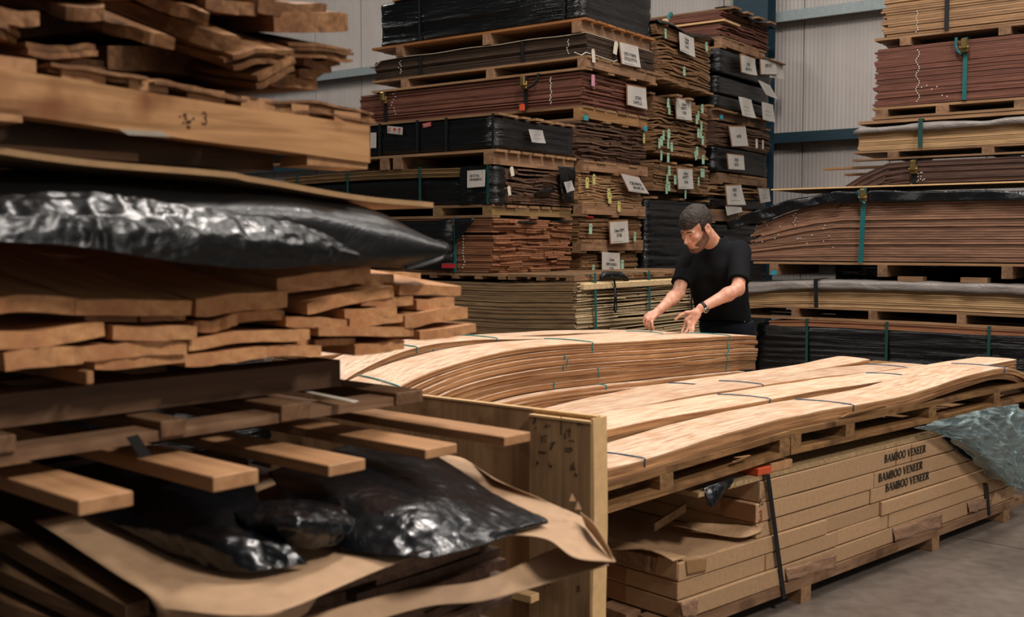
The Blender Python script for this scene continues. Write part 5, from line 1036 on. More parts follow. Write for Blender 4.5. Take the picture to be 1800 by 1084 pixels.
    cs = [f.onx(a_, b_, .045) for a_, b_ in ((210, 227), (285, 231), (299, 240), (225, 236))]; single('paper_slip', 'white paper slip poking out under the beam', 'paper', f, MB().prism(cs, (0, 0, -.001)), M_CREAM)
    # dark beam, thin board and plywood sheet between beam and tarp
    p, q = f.onx(480, 232, -.15), f.onx(478, 306, -.15)
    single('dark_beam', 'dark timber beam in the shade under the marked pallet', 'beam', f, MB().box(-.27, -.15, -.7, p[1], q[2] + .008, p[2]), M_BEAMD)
    p = f.onx(243, 277, -.04); single('thin_board', 'thin rough edged board under the dark beam', 'board', f, MB().box(-.3, -.04, -.7, p[1], p[2] - .008, p[2] + .008), M_PALY)
    A, B = f.onx(300, 300, .0), f.onx(768, 362, .0); sl = (B[2] - A[2]) / (B[1] - A[1]); xs = np.linspace(-1.34, .0, 10); ys = np.linspace(-.6, B[1], 30)
    gg = np.array([[(x + .03 * (y < .2) * math.sin((y + .1) * 4) - (.25 * max(0, y - B[1] + .05) if x > -.05 else 0), y, A[2] + sl * (y - A[1]) + .005 * math.sin(y * 9)) for x in xs] for y in ys])
    single('plywood_sheet', 'thin plywood sheet lying over the black tarp', 'board', f, MB().solid(gg + (0, 0, .006), gg - (0, 0, .006)), plain('brown_ply_edge', '#a9855c', .7))
    bl = f.onx(150, 662, .0); single('stick_end', 'small stick end sticking out below the slab rows', 'stick', f, MB().cbox(-.4, .02, bl[1] - .007, bl[1] + .007, bl[2] - .013, bl[2] + .013, .002), M_BRD)
    # tarp
    def rowsx(R_): return [[f.onx(a, b, x) for a, b, x in r] for r in R_]
    T = Thing('black_tarp', 'black plastic tarp draped over the slab rows with a rolled end', 'tarp', f, (.0, .2, 1.45))
    g = loft(rowsx([[(-60, 296, -.25), (150, 303, -.22), (380, 322, -.15), (560, 342, -.08), (640, 366, -.02), (770, 421, .04)],
                    [(-60, 330, -.06), (160, 325, -.04), (380, 352, .02), (560, 372, .05), (670, 398, .07), (788, 430, .08)],
                    [(-60, 380, .04), (160, 380, .05), (380, 410, .06), (560, 428, .07), (690, 445, .10), (783, 447, .09)],
                    [(-60, 420, .03), (160, 432, .03), (330, 458, .04), (520, 466, .04), (640, 470, .07), (712, 475, .06)]]), 90, 40)
    T.part('sheet', MB().grid(crinkle(g, .006, 7, 3, False), .0015), M_TARP, smooth=True)
    g = loft(rowsx([[(770, 421, .04), (788, 432, .08), (776, 456, .09), (712, 476, .06)], [(742, 425, -.10), (752, 440, -.08), (744, 458, -.06), (705, 468, -.05)]]), 20, 8); T.part('rolled_lip', MB().grid(g, .0015), M_TARP, smooth=True)
    g = loft(rowsx([[(-60, 352, .06), (100, 338, .07), (250, 348, .085), (400, 374, .10), (541, 399, .105), (632, 446, .108)],
                    [(-60, 386, .09), (110, 382, .11), (240, 396, .13), (390, 418, .14), (530, 430, .135), (634, 449, .112)],
                    [(-60, 424, .10), (110, 432, .12), (220, 447, .13), (340, 464, .14), (490, 472, .135), (634, 453, .112)]]), 130, 44)
    T.part('front_fold', MB().grid(crinkle(crinkle(g, .005, 6, 6, False), .0048, 17, 6), .0015), M_TARP, smooth=True)
    # bearer of the slab rows and slatted pallet below
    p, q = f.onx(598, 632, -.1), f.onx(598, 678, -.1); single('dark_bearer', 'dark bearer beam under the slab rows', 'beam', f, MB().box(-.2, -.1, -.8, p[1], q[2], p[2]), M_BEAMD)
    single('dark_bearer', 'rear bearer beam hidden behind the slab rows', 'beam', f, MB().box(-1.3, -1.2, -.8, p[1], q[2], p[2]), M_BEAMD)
    T = Thing('slatted_pallet', 'pallet of spaced boards jutting out under the dark bearer', 'pallet', f, (-.4, .2, 1.02))
    for (l, r, yt, yb) in ((138, 235, 880, 908), (375, 455, 838, 866), (578, 643, 818, 839), (748, 804, 790, 808), (887, 933, 768, 785)):
        A, B, C_ = f.onx(l, yt, .25), f.onx(l, yb, .25), f.onx(r, (yt + yb) / 2, .25)
        T.part('lower_board', MB().cbox(-1.2, .25, A[1], C_[1], B[2], A[2], .002), M_BRD)
    A, B, C_ = f.onx(29, 784, .02), f.onx(29, 810, .02), f.onx(738, 702, .02); T.part('bearer', MB().box(-.07, .02, -.8, C_[1], B[2] - .002, A[2] - .008), M_PALY)
    T.part('bearer', MB().box(-1.1, -1.0, -.8, C_[1], B[2] - .002, A[2] - .008), M_PALY)
    for (l, r, yt, yb) in ((-60, 29, 767, 798), (283, 328, 741, 770), (495, 546, 713, 742), (697, 744, 691, 714)):
        A, B, C_ = f.onx(l if l > 0 else 0, yt, .03), f.onx(l if l > 0 else 0, yb, .03), f.onx(r, (yt + yb) / 2, .03); y1_ = f.onx(l, yt, .03)[1]; T.part('upper_board', MB().cbox(-1.2, .03, y1_, C_[1], B[2], A[2], .002), wood('upper_board_wood', '#7c5c40', '#4c3524', 'x', 1, .1))
    cs = [f.onx(a, b, .06) for a, b in ((221, 768), (242, 763), (266, 800), (246, 805))]; single('loose_band', 'dark blue band end hanging on the second jutting board', 'strap', f, MB().prism(cs, (.002, 0, 0)), M_SBLK)
    cs = [f.onz(a, b, 1.15) for a, b in ((533, 688), (545, 687), (631, 704), (622, 707))]; single('paper_slip', 'pale paper slip on the bearer in the shade', 'paper', f, MB().prism(cs, (0, 0, -.001)), M_CREAM)
    # bags on kraft paper
    def rowsz(R_): return [[f.onz(a, b, z) for a, b, z in r] for r in R_]
    g = loft(rowsz([[(60, 835, 1.0), (250, 800, 1.0), (430, 788, 1.0)], [(120, 872, .97), (300, 868, .985), (450, 862, .985)], [(180, 910, .945), (330, 918, .965), (470, 912, .965)], [(262, 950, .92), (380, 948, .955), (500, 950, .94)], [(318, 980, .895), (430, 1006, .90), (540, 992, .895)]]), 70, 60)
    single('polythene_bag', 'black polythene bag with a crumpled corner, left on the kraft paper', 'plastic bag', f, MB().grid(crinkle(g, .006, 16, 3, weight=(np.linspace(0, 1, g.shape[0])[:, None] ** 3 + .12)), .0015), M_BAG, smooth=True, group='black bags')
    g = loft(rowsz([[(405, 893, .965), (520, 880, .985), (600, 888, .965)], [(425, 918, .97), (520, 915, .985), (622, 920, .945)], [(470, 948, .935), (540, 962, .92), (592, 955, .915)]]), 50, 36)
    single('polythene_bag', 'small shiny crumpled bag end between the two larger bags', 'plastic bag', f, MB().grid(crinkle(g, .006, 22, 9), .0015), M_BAG, smooth=True, group='black bags')
    g = loft(rowsz([[(470, 830, .985), (640, 775, 1.0), (735, 782, .985)], [(500, 868, .98), (660, 835, .985), (810, 828, .955)], [(545, 905, .945), (720, 885, .96), (868, 868, .925)], [(580, 945, .915), (760, 932, .925), (955, 912, .893)], [(604, 966, .895), (690, 979, .893), (800, 974, .89), (955, 917, .888)]]), 90, 70)
    single('polythene_bag', 'large black polythene bag pointing at the crate post', 'plastic bag', f, MB().grid(crinkle(g, .0045, 14, 12, weight=(np.linspace(0, 1, g.shape[0])[:, None] ** 1.5 + .15)), .0015), M_BAG, smooth=True, group='black bags')
    g = loft(rowsz([[(60, 915, .935), (330, 860, .94), (600, 810, .95), (790, 800, .94), (872, 845, .925)], [(190, 1000, .895), (400, 960, .89), (640, 900, .90), (860, 885, .895), (1015, 905, .88)], [(255, 1042, .882), (450, 1020, .882), (680, 965, .885), (900, 925, .882), (1045, 940, .862)], [(275, 1070, .862), (470, 1078, .868), (640, 1012, .872), (800, 957, .882), (905, 934, .882), (965, 948, .876), (1010, 980, .852), (1082, 987, .832)]]), 70, 50)
    T = Thing('kraft_paper', 'brown kraft paper sheet with a creased corner under the black bags', 'paper sheet', f, (.2, .2, .85)); T.part('sheet', MB().grid(crinkle(g, .003, 8, 2, False), .0015), M_KRAFT, smooth=True)
    g = loft(rowsz([[(275, 1070, .862), (380, 1075, .866), (470, 1079, .868), (560, 1045, .87)], [(285, 1120, .79), (380, 1150, .79), (470, 1120, .80), (540, 1075, .83)]]), 20, 8); T.part('front_drop', MB().grid(g, .0015), M_KRAFT, smooth=True)
    g = loft(rowsz([[(1020, 900, .90), (1048, 925, .895), (1082, 986, .833)], [(1030, 925, .875), (1050, 950, .86), (1078, 988, .832)]]), 12, 6); T.part('creased_corner', MB().grid(g, .0015), M_KRAFT)
    g = loft(rowsz([[(440, 1110, .80), (700, 1040, .80), (850, 1018, .80), (985, 962, .825), (1060, 975, .835)], [(540, 1130, .76), (740, 1068, .77), (850, 1056, .765), (965, 1024, .785), (1070, 992, .828)]]), 40, 10)
    single('kraft_paper', 'lower curled edge of kraft paper beside the crate post', 'paper sheet', f, MB().grid(crinkle(g, .003, 8, 5, False), .0015), M_KRAFT, smooth=True)
    for k, (x, zt_) in enumerate(((1088, .842),)): pass
    fl = MB(); 
    for a, b in ((1000, 880), (1010, 895)): q = f.onz(a, b, .91); fl.prism([q, q + (.012, .009, .0), q + (.003, .006, .018)], (.002, 0, 0))
    single('torn_paper', 'torn upright paper scraps at the crate post', 'paper', f, fl, M_KRAFT, kind='stuff')
    wrapped(f, 'added dark filler block deep behind the near left stack', -2.3, -1.36, -2.6, .35, 0., 2.1)  # unseen filler added to keep gaps in the slab pile dark
    wrapped(f, 'added low dark filler block deep behind the slatted pallet', -2.2, -1.36, .4, 1.25, 0., 1.5)  # second unseen filler, added to darken gaps between the jutting boards
    # lower stack that carries the paper
    T = Thing('veneer_bundle', 'shadowed veneer stack under the kraft paper', 'veneer bundle', f, (-.4, .1, .15)); T.part('veneer_sheets', sheets(MB(), -1.2, .30, -.05, .74, .15, .84, 30, 3, .12, .03, .01), V_BRN, kind='stuff', fix=False)
    pallet(f, 'floor pallet under the near left stack', -1.2, .3, -.9, .74, 0, .148, group='floor pallets')
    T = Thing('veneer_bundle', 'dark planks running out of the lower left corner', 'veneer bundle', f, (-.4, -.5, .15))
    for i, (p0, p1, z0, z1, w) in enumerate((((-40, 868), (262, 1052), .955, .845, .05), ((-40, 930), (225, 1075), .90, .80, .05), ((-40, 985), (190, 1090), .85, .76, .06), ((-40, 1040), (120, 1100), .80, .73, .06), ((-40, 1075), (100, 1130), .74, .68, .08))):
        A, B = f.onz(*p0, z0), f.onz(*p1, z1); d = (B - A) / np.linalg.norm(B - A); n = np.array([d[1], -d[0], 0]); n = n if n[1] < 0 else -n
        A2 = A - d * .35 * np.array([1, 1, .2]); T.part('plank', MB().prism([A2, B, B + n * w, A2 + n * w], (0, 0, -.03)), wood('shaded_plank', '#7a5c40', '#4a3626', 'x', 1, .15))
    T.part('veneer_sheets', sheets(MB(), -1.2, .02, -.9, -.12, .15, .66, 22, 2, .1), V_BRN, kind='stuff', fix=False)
left_stack()
# ------------------------------------------------------------------ the man: smooth blended volumes turned into one skin
class Vol:
    def __init__(s, lo, hi, h):
        s.lo = np.array(lo, float); s.h = h; s.n = np.ceil((np.array(hi) - s.lo) / h).astype(int) + 1; s.D = np.full(s.n, .06, np.float32)
    def box(s, lo, hi):
        a = np.clip(((np.asarray(lo) - s.lo) / s.h).astype(int), 0, s.n - 1); b = np.clip(((np.asarray(hi) - s.lo) / s.h).astype(int) + 2, 1, s.n)
        sl = tuple(slice(i, j) for i, j in zip(a, b))
        ax = [s.lo[k] + s.h * np.arange(a[k], b[k]) for k in range(3)]
        return sl, np.stack(np.meshgrid(*ax, indexing='ij'), -1)
    def put(s, fn, lo, hi, k=.012, op='add'):
        lo, hi = np.minimum(lo, hi), np.maximum(lo, hi); m = k + .03; sl, P = s.box(lo - m, hi + m)
        if P.size == 0: return
        d = fn(P).astype(np.float32); D = s.D[sl]
        if op == 'add':
            h = np.clip(.5 + .5 * (D - d) / k, 0, 1); s.D[sl] = D * (1 - h) + d * h - k * h * (1 - h)
        elif op == 'sub':
            d = -d; h = np.clip(.5 - .5 * (D - d) / k, 0, 1); s.D[sl] = D * (1 - h) + d * h + k * h * (1 - h)
        else: s.D[sl] = np.maximum(D, d)
    def cap(s, a, b, ra, rb=None, k=.012, op='add'):
        a, b = np.asarray(a, float), np.asarray(b, float); rb = ra if rb is None else rb; ba = b - a; L2 = ba @ ba + 1e-12; r = max(ra, rb)
        def fn(P):
            t = np.clip(((P - a) @ ba) / L2, 0, 1); q = P - a - t[..., None] * ba; return np.sqrt((q * q).sum(-1)) - (ra + (rb - ra) * t)
        s.put(fn, np.minimum(a, b) - r, np.maximum(a, b) + r, k, op)
    def ell(s, c, R_, rad, k=.012, op='add'):
        """ellipsoid, R_ = rows of its axes"""
        c = np.asarray(c, float); rad = np.asarray(rad, float); m = rad.max()
        def fn(P):
            q = (P - c) @ np.asarray(R_).T; k0 = np.sqrt(((q / rad) ** 2).sum(-1)); k1 = np.sqrt(((q / rad ** 2) ** 2).sum(-1)) + 1e-9; return k0 * (k0 - 1) / k1
        s.put(fn, c - m, c + m, k, op)
    def cut(s, p, n):
        """keeps the side the normal n points away from"""
        p, n = np.asarray(p, float), np.asarray(n, float); n = n / np.linalg.norm(n); sl, P = s.box(s.lo, s.lo + s.h * s.n); s.D[sl] = np.maximum(s.D[sl], ((P - p) @ n).astype(np.float32))
    def mesh(s):
        D = s.D; S = D < 0; nx, ny, nz = D.shape
        c = np.zeros((nx - 1, ny - 1, nz - 1), np.int8)
        for i in (0, 1):
            for j in (0, 1):
                for k in (0, 1): c += S[i:nx - 1 + i, j:ny - 1 + j, k:nz - 1 + k]
        A = np.argwhere((c > 0) & (c < 8)); N = len(A); idx = np.full(c.shape, -1, np.int64); idx[tuple(A.T)] = np.arange(N)
        co = [(i, j, k) for i in (0, 1) for j in (0, 1) for k in (0, 1)]; vals = np.stack([D[A[:, 0] + i, A[:, 1] + j, A[:, 2] + k] for i, j, k in co], 1)
        acc = np.zeros((N, 3)); cnt = np.zeros(N)
        for a in range(8):
            for b in range(a + 1, 8):
                if sum(x != y for x, y in zip(co[a], co[b])) != 1: continue
                va, vb = vals[:, a], vals[:, b]; m = (va < 0) != (vb < 0); t = np.where(m, va / np.where(m, va - vb, 1), 0); p = np.array(co[a]) + t[:, None] * (np.array(co[b]) - np.array(co[a])); acc += p * m[:, None]; cnt += m
        V = s.lo + s.h * (A + acc / cnt[:, None]); fs = []
        for ax in range(3):
            sl0 = [slice(None)] * 3; sl1 = [slice(None)] * 3; sl0[ax] = slice(0, -1); sl1[ax] = slice(1, None); ch = S[tuple(sl0)] != S[tuple(sl1)]; E = np.argwhere(ch); o = [q for q in range(3) if q != ax]
            E = E[(E[:, o[0]] > 0) & (E[:, o[1]] > 0) & (E[:, o[0]] < D.shape[o[0]] - 1) & (E[:, o[1]] < D.shape[o[1]] - 1)]
            def cell(d0, d1): q = E.copy(); q[:, o[0]] += d0; q[:, o[1]] += d1; return idx[tuple(q.T)]
            Q = np.stack([cell(-1, -1), cell(0, -1), cell(0, 0), cell(-1, 0)], 1); inside = S[tuple(E.T)]; flip = inside if ax != 1 else ~inside; Q[~flip] = Q[~flip][:, ::-1]; fs.append(Q)
        return V, np.concatenate(fs)
def vol_mb(v, it=1):
    V, Q = v.mesh()
    for _ in range(it):   # light smoothing
        acc = np.zeros_like(V); cnt = np.zeros(len(V))
        for a in range(4):
            b = (a + 1) % 4; np.add.at(acc, Q[:, a], V[Q[:, b]]); np.add.at(acc, Q[:, b], V[Q[:, a]]); np.add.at(cnt, Q[:, a], 1); np.add.at(cnt, Q[:, b], 1)
        V = V * .45 + .55 * acc / np.maximum(cnt, 1)[:, None]
    mb = MB(); mb.v.append(V); mb.f = [tuple(q) for q in Q.tolist()]; mb.n = len(V); return mb
def man():
    W = lambda a, b, Y: WORLD.ony(a, b, Y)
    FW_ = np.array([-.6, -.8, 0.]); LF = np.array([.8, -.6, 0.])
    hip = np.array([1.437, 7.22, .95]); chest = np.array([1.335, 7.075, 1.33]); neckb = np.array([1.335, 7.05, 1.52])
    shL = chest + LF * .185 + np.array([-.0, -.0, .125]); shR = chest - LF * .185 + np.array([-.01, -.01, .12])
    elL = W(1297, 508, 6.77); wrL = W(1233, 541, 6.68); knL = W(1211, 560, 6.655)
    elR = W(1192, 516, 6.98); wrR = W(1159, 545, 6.80); knR = W(1143, 553, 6.745)
    # head axes
    hF = np.array([-.70, -.52, -.49]); hF /= np.linalg.norm(hF); hU = np.array([0, 0, 1.]) - hF * hF[2]; hU += np.array([.05, 0, 0]); hU -= hF * (hU @ hF); hU /= np.linalg.norm(hU); hS = np.cross(hU, hF)
    hc = W(1224, 400, 6.90); HS = 1.1; H = lambda f, s, u: hc + (hF * f + hS * s + hU * u) * HS; R_ = np.array([hF, hS, hU]) / HS
    v = Vol((.78, 6.5, .86), (1.72, 7.46, 1.80), .0042)
    # torso, kept under the shirt
    v.cap(hip + (0, 0, .06), chest, .075, .08, .03); v.cap(chest - LF * .06, chest + LF * .06, .075, .075, .03); v.cap(shL - LF * .03, shR + LF * .03, .045, .045, .03)
    v.cap(neckb - (0, 0, .05), H(-.035, 0, -.03), .062, .056, .03)
    for sh, el, wr in ((shL, elL, wrL), (shR, elR, wrR)):
        m = el + (wr - el) * .28; v.cap(sh, el, .052, .041, .03); v.cap(el, m, .040, .043, .02); v.cap(m, wr, .043, .027, .02)
    # head
    v.ell(H(-.012, 0, .035), R_, (.098, .077, .085), .02); v.ell(H(.03, 0, -.04), R_, (.066, .058, .082), .025); v.cap(H(.066, -.012, -.104), H(.066, .012, -.104), .024, .024, .02)
    for s in (-1, 1):
        v.cap(H(.0, s * .052, -.06), H(.05, s * .03, -.1), .02, .02, .02); v.ell(H(.062, s * .042, -.024), R_, (.024, .022, .018), .018)
        v.cap(H(.084, s * .014, .016), H(.076, s * .045, .012), .011, .01, .012)
        v.ell(H(.094, s * .031, -.006), R_, (.014, .015, .010), .008, 'sub'); v.ell(H(.079, s * .031, -.007), R_, (.013, .014, .011), .004)
        v.cap(H(.088, s * .02, -.0135), H(.085, s * .042, -.0125), .0022, .0022, .002)
        v.ell(H(-.008, s * .079, -.008), R_, (.026, .009, .034), .006); v.ell(H(-.002, s * .089, -.006), R_, (.014, .008, .02), .004, 'sub'); v.cap(H(.004, s * .08, -.038), H(.002, s * .078, -.03), .008, .008, .006)
        v.cap(H(.1, s * .011, -.041), H(.095, s * .013, -.038), .0085, .007, .006)
    v.cap(H(.088, 0, .004), H(.115, 0, -.034), .009, .0125, .008); v.cap(H(.09, 0, -.03), H(.1, 0, -.05), .014, .011, .01)
    v.cap(H(.0885, -.018, -.0665), H(.0885, .018, -.0665), .0075, .0075, .006); v.cap(H(.092, -.006, -.0665), H(.092, .006, -.0665), .007, .007, .005); v.cap(H(.0865, -.014, -.0785), H(.0865, .014, -.0785), .0085, .0085, .005)
    v.cap(H(.099, -.018, -.0725), H(.099, .018, -.0725), .0028, .0028, .003, 'sub')
        # hands: palm and five fingers each
    def finger(pts, r0, r1, k=.005):
        n = len(pts) - 1
        for i in range(n): v.cap(pts[i], pts[i + 1], r0 + (r1 - r0) * i / n, r0 + (r1 - r0) * (i + 1) / n, k if i else .009)
    pl = lambda L_: [W(*q) for q in L_]
    v.cap(wrL, W(1222, 550, 6.665), .025, .024, .014); v.cap(W(1222, 550, 6.665), W(1206, 562, 6.66), .024, .013, .012); v.cap(W(1224, 552, 6.665), W(1214, 569, 6.65), .022, .014, .012); v.cap(W(1227, 554, 6.66), W(1218, 571, 6.64), .018, .012, .01)
    finger(pl([(1218, 548, 6.66), (1206, 549, 6.655), (1196, 554, 6.65), (1187, 562, 6.645)]), .0125, .0085)
    finger(pl([(1206, 562, 6.66), (1203, 572, 6.665), (1200, 580, 6.66), (1198, 587, 6.65)]), .0105, .0075)
    finger(pl([(1211, 567, 6.65), (1210, 577, 6.635), (1206, 583, 6.625), (1202, 587, 6.62)]), .0105, .0078)
    finger(pl([(1215, 570, 6.645), (1215, 580, 6.62), (1211, 586, 6.61), (1207, 588, 6.61)]), .0102, .0075)
    finger(pl([(1218, 571, 6.64), (1219, 579, 6.61), (1217, 584, 6.60), (1213, 587, 6.60)]), .0092, .0068)
    v.cap(wrR, W(1153, 549, 6.785), .025, .022, .014); v.cap(W(1153, 549, 6.785), W(1141, 551, 6.76), .021, .013, .012); v.cap(W(1154, 552, 6.78), W(1145, 558, 6.74), .02, .013, .012)
    finger(pl([(1155, 551, 6.77), (1150, 557, 6.73), (1146, 560, 6.715), (1144, 563, 6.71)]), .0125, .009)
    finger(pl([(1141, 551, 6.76), (1134, 556, 6.755), (1132, 565, 6.75), (1135, 573, 6.745)]), .0105, .0075)
    finger(pl([(1142, 554, 6.75), (1137, 560, 6.735), (1137, 569, 6.73), (1140, 577, 6.73)]), .0105, .0076)
    finger(pl([(1145, 557, 6.74), (1141, 564, 6.72), (1142, 573, 6.715), (1145, 581, 6.715)]), .0102, .0074)
    finger(pl([(1149, 559, 6.735), (1146, 566, 6.70), (1147, 573, 6.695), (1149, 579, 6.695)]), .0092, .0068)
    t = NT('skin'); vv = t.coords((1, 1, 1)); f = t.noise(30, vv, 4); t.l(t.ramp(f, [(.3, lin('#b67b62')), (.7, lin('#d2a087'))]), t.b.inputs['Base Color']); t.rgh(.5); t.b.inputs['Subsurface Weight'].default_value = .08; t.b.inputs['Subsurface Scale'].default_value = .01
    fr = WORLD; base = (hip[0], hip[1], 0)
    T = Thing('person', 'man in black t-shirt bending over the veneer with a wristwatch', 'person', fr, base)
    T.part('body', vol_mb(v, 2), t.m, smooth=True, fix=False)
    # hair and beard follow the head
    hv = Vol(hc - .17, hc + .17, .0032)
    def noise_n(P, fq): return vn(P[..., 0] * fq, P[..., 1] * fq, P[..., 2] * fq, 3)
    def hairfn(P):
        q = (P - hc) @ R_.T; e = q - np.array([-.014, 0, .041]); rad = np.array([.1065, .085, .0945]); k0 = np.sqrt(((e / rad) ** 2).sum(-1)); d = (k0 - 1) * .085 + .0022 * noise_n(P, 130) + .003 * noise_n(P, 50)
        f, s, u = q[..., 0], np.abs(q[..., 1]), q[..., 2]
        line = np.where(f > .035, .052 - .35 * (f - .035) - .1 * s + np.clip(s - .045, 0, 1) * .3, np.where(f > -.012, .052 - .9 * (.035 - f) , -.005 + (f + .012) * 1.2)); line = np.maximum(line, -.055)
        side = (f > -.005) & (f < .03) & (s > .055); line = np.where(side, -.03, line)
        return np.maximum(d, (line - u) * .8)
    hv.put(hairfn, hc - .14, hc + .14, .001)
    hm = NT('short_brown_hair'); vv = hm.coords((1, 1, 1)); f = hm.noise(220, vv, 3); hm.l(hm.ramp(f, [(.35, lin('#140e0c')), (.7, lin('#3a2b22'))]), hm.b.inputs['Base Color']); hm.rgh(.7); hm.bump(f, .6, .004)
    T.part('hair', vol_mb(hv, 1), hm.m, smooth=True, fix=False)
    bv = Vol(hc - .17, hc + .17, .003)
    bv.ell(H(.03, 0, -.042), R_, (.0675, .0595, .0820), .012); bv.cap(H(.067, -.012, -.105), H(.067, .012, -.105), .0265, .0265, .012)
    for s in (-1, 1): bv.cap(H(.0, s * .0525, -.06), H(.05, s * .031, -.101), .0228, .0228, .015); bv.cap(H(.008, s * .06, -.02), H(.0, s * .056, -.06), .014, .018, .012)
    bv.cap(H(.0885, -.02, -.058), H(.0885, .02, -.058), .009, .009, .006)
    sl, P = bv.box(bv.lo, bv.lo + bv.h * bv.n); q = (P - hc) @ R_.T; f_, s_, u_ = q[..., 0], np.abs(q[..., 1]), q[..., 2]
    top = np.where(f_ < .03, -.012, -.012 - (f_ - .03) * 1.0); keep = np.maximum(u_ - top, -.004 - f_ - .0); lips = .021 - np.sqrt(((f_ - .095) / 1.6) ** 2 + (s_ * .62) ** 2 + ((u_ + .0725) * 1.35) ** 2)
    bv.D[sl] = np.maximum(np.maximum(bv.D[sl] + .0008 * noise_n(P, 160), keep), lips).astype(np.float32)
    bm_ = NT('stubble_beard'); vv = bm_.coords((1, 1, 1)); f = bm_.noise(260, vv, 3); bm_.l(bm_.ramp(f, [(.35, lin('#3e2a20')), (.7, lin('#8a604c'))]), bm_.b.inputs['Base Color']); bm_.rgh(.7); bm_.bump(f, .5, .003)
    T.part('beard', vol_mb(bv, 1), bm_.m, smooth=True, fix=False)
    eb = MB()
    for s in (-1, 1): eb.tube([H(.094, s * .012, .014), H(.0925, s * .026, .02), H(.083, s * .042, .017), H(.072, s * .052, .009)], [.003, .0045, .004, .002], 6)
    T.part('eyebrows', eb, hm.m, smooth=True)
    # t-shirt
    sv = Vol((1.0, 6.6, .86), (1.76, 7.5, 1.56), .006)
    sv.cap(hip + (0, 0, -.02) - LF * .055, chest - LF * .075, .118, .128, .05); sv.cap(hip + (0, 0, -.02) + LF * .055, chest + LF * .075, .118, .128, .05); sv.cap(shL - LF * .035, shR + LF * .035, .068, .068, .05); sv.cap(chest - LF * .08 + (0, 0, .05), neckb - (0, 0, .06), .09, .085, .05); sv.cap(chest + LF * .08 + (0, 0, .05), neckb - (0, 0, .06), .09, .085, .05)
    sv.cap(neckb - (0, 0, .05), neckb + (-.01, -.01, .005), .085, .07, .03)
    sv.cap(shL - LF * .02, shL + (elL - shL) * .86, .074, .068, .03); sv.cap(shR + LF * .02, shR + (elR - shR) * .82, .074, .066, .03)
    sl, P = sv.box(sv.lo, sv.lo + sv.h * sv.n); z = P[..., 2]
    folds = .004 * vn(P[..., 0] * 9 + z * 6, P[..., 1] * 9 - z * 5, z * 16, 5) + .006 * vn(P[..., 0] * 4 + z * 9, P[..., 1] * 5, z * 7, 8) * np.clip((1.25 - z) / .2, 0, 1)
    sv.D[sl] = sv.D[sl] + folds.astype(np.float32)
    def sleeve_cut(sh, el, fr_):
        d = (el - sh) / np.linalg.norm(el - sh); p = sh + (el - sh) * fr_
        def fn(P): t_ = (P - p) @ d; ax = P - sh - ((P - sh) @ d)[..., None] * d; return np.where((np.sqrt((ax * ax).sum(-1)) < .14) & (t_ < .25), t_, -1.)
        sl, P = sv.box(p - .16, p + .16); sv.D[sl] = np.maximum(sv.D[sl], fn(P).astype(np.float32))
    sleeve_cut(shL, elL, .80); sleeve_cut(shR, elR, .76); sv.cut((hip[0], hip[1], .985), (-.1, -.1, -1))
    sv.cap(neckb + (-.008, -.01, .0), neckb + (-.03, -.035, .12), .052, .08, .012, 'sub')
    cl = NT('black_cotton'); vv = cl.coords((1, 1, 1)); f = cl.noise(300, vv, 3); cl.l(cl.ramp(f, [(.3, lin('#0d0e10')), (.7, lin('#17181b'))]), cl.b.inputs['Base Color']); cl.rgh(.85); cl.b.inputs['Specular IOR Level'].default_value = .12; cl.bump(f, .15, .001)
    T.part('t_shirt', vol_mb(sv, 2), cl.m, smooth=True, fix=False)
    tv = Vol((1.1, 6.85, 0.06), (1.8, 7.6, 1.02), .009)
    for s in (-1, 1):
        a = hip + LF * s * .075; kn = np.array([a[0] + .02, a[1] - .02, .5]) + LF * s * .02; ft = np.array([a[0] + .03, a[1] + .02, .09]) + LF * s * .03; tv.cap(a, kn, .105, .075, .04); tv.cap(kn, ft, .075, .06, .03)
    tv.cap(hip - LF * .06 + (0, 0, .03), hip + LF * .06 + (0, 0, .03), .118, .118, .05); sl, P = tv.box(tv.lo, tv.lo + tv.h * tv.n); tv.D[sl] += (.005 * vn(P[..., 0] * 7, P[..., 1] * 7, P[..., 2] * 14, 4)).astype(np.float32); tv.cut((hip[0], hip[1], 1.0), (0, 0, 1)); tv.cut((0, 0, .075), (0, 0, -1))
    tr = NT('dark_navy_trousers'); vv = tr.coords((1, 1, 1)); f = tr.noise(200, vv, 3); tr.l(tr.ramp(f, [(.3, lin('#0f1318')), (.7, lin('#1b2028'))]), tr.b.inputs['Base Color']); tr.rgh(.8); tr.b.inputs['Specular IOR Level'].default_value = .15
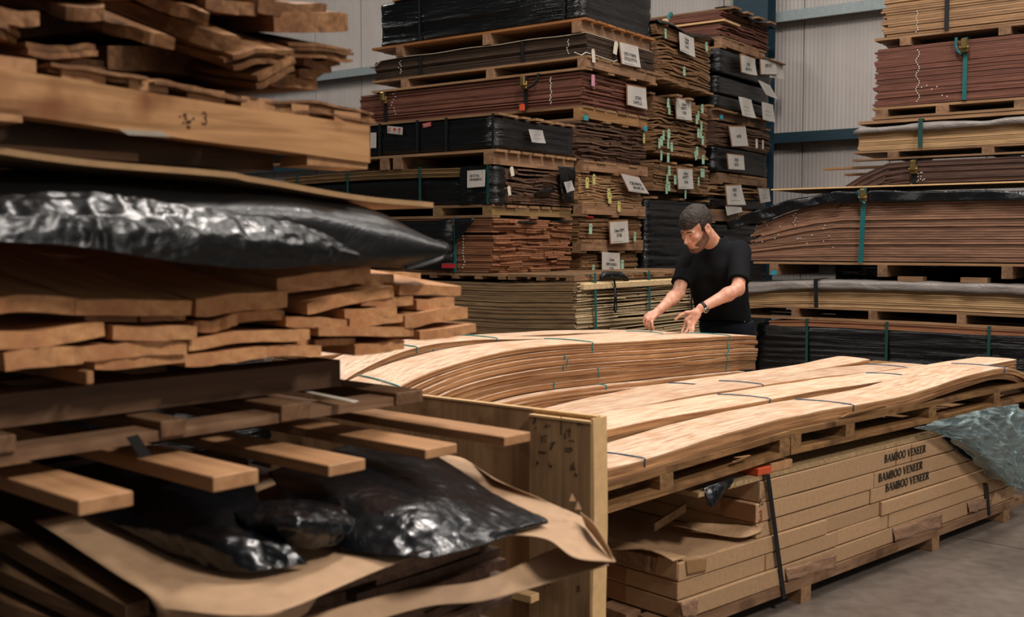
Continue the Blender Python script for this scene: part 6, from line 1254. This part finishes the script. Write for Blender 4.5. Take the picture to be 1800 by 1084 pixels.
    p = T.part('trousers', vol_mb(tv, 2), tr.m, smooth=True, fix=False)
    T.part('rivet', MB().tube([W(1309, 565, 6.98), W(1309.1, 565, 6.97)], .004), M_STEEL, p)
    bo_ = Vol((1.05, 6.8, 0.0), (1.8, 7.6, .2), .008)
    for s in (-1, 1): ft = np.array([hip[0] + .03, hip[1] + .02, .05]) + LF * s * .105; bo_.cap(ft, ft + FW_ * .17 + (0, 0, -.005), .045, .042, .02); bo_.cap(ft, ft + (0, 0, .07), .05, .05, .03)
    bo_.cut((0, 0, .008), (0, 0, -1)); T.part('boots', vol_mb(bo_, 1), M_SBLK, smooth=True, fix=False)
    # watch on the left wrist
    d = (wrL - elL) / np.linalg.norm(wrL - elL); c = wrL - d * .012; a = np.cross(d, [0, 0, 1.]); a /= np.linalg.norm(a); b = np.cross(d, a); mb = MB()
    ring = [[c + (a * math.cos(q) + b * math.sin(q)) * r + d * x for q in np.linspace(0, 2 * math.pi, 28, endpoint=False)] for x, r in ((-.011, .0300), (-.010, .0325), (.010, .0318), (.011, .0290))]
    mb.grid(np.array(ring), closed=True); w = T.part('wristwatch', mb, M_SBLK, smooth=True)
    view = np.array([0, -1., 0]); view = view - d * (view @ d); view /= np.linalg.norm(view); dn = view * .75 + np.array([0, 0, -.65]); dn -= d * (dn @ d); dn /= np.linalg.norm(dn); e = np.cross(d, dn); p0 = c + dn * .030
    disc = lambda r, n=20: [p0 + (d * math.cos(q) + e * math.sin(q)) * r for q in np.linspace(0, 2 * math.pi, n, endpoint=False)]
    T.part('watch_case', MB().prism(disc(.0195), dn * .009), plain('watch_steel', '#c9c3b4', .25, .9), w); m2 = MB(); m2.prism([q + dn * .0092 for q in disc(.0150)], dn * .001); T.part('watch_dial', m2, plain('watch_dial', '#15181a', .3), w)
    m3 = MB()
    for ang, ln in ((.6, .011), (2.2, .008)): u = d * math.cos(ang) + e * math.sin(ang); m3.tube([p0 + dn * .011, p0 + dn * .011 + u * ln], .0011, 4)
    T.part('watch_hands', m3, M_STAPLE, w)
man()
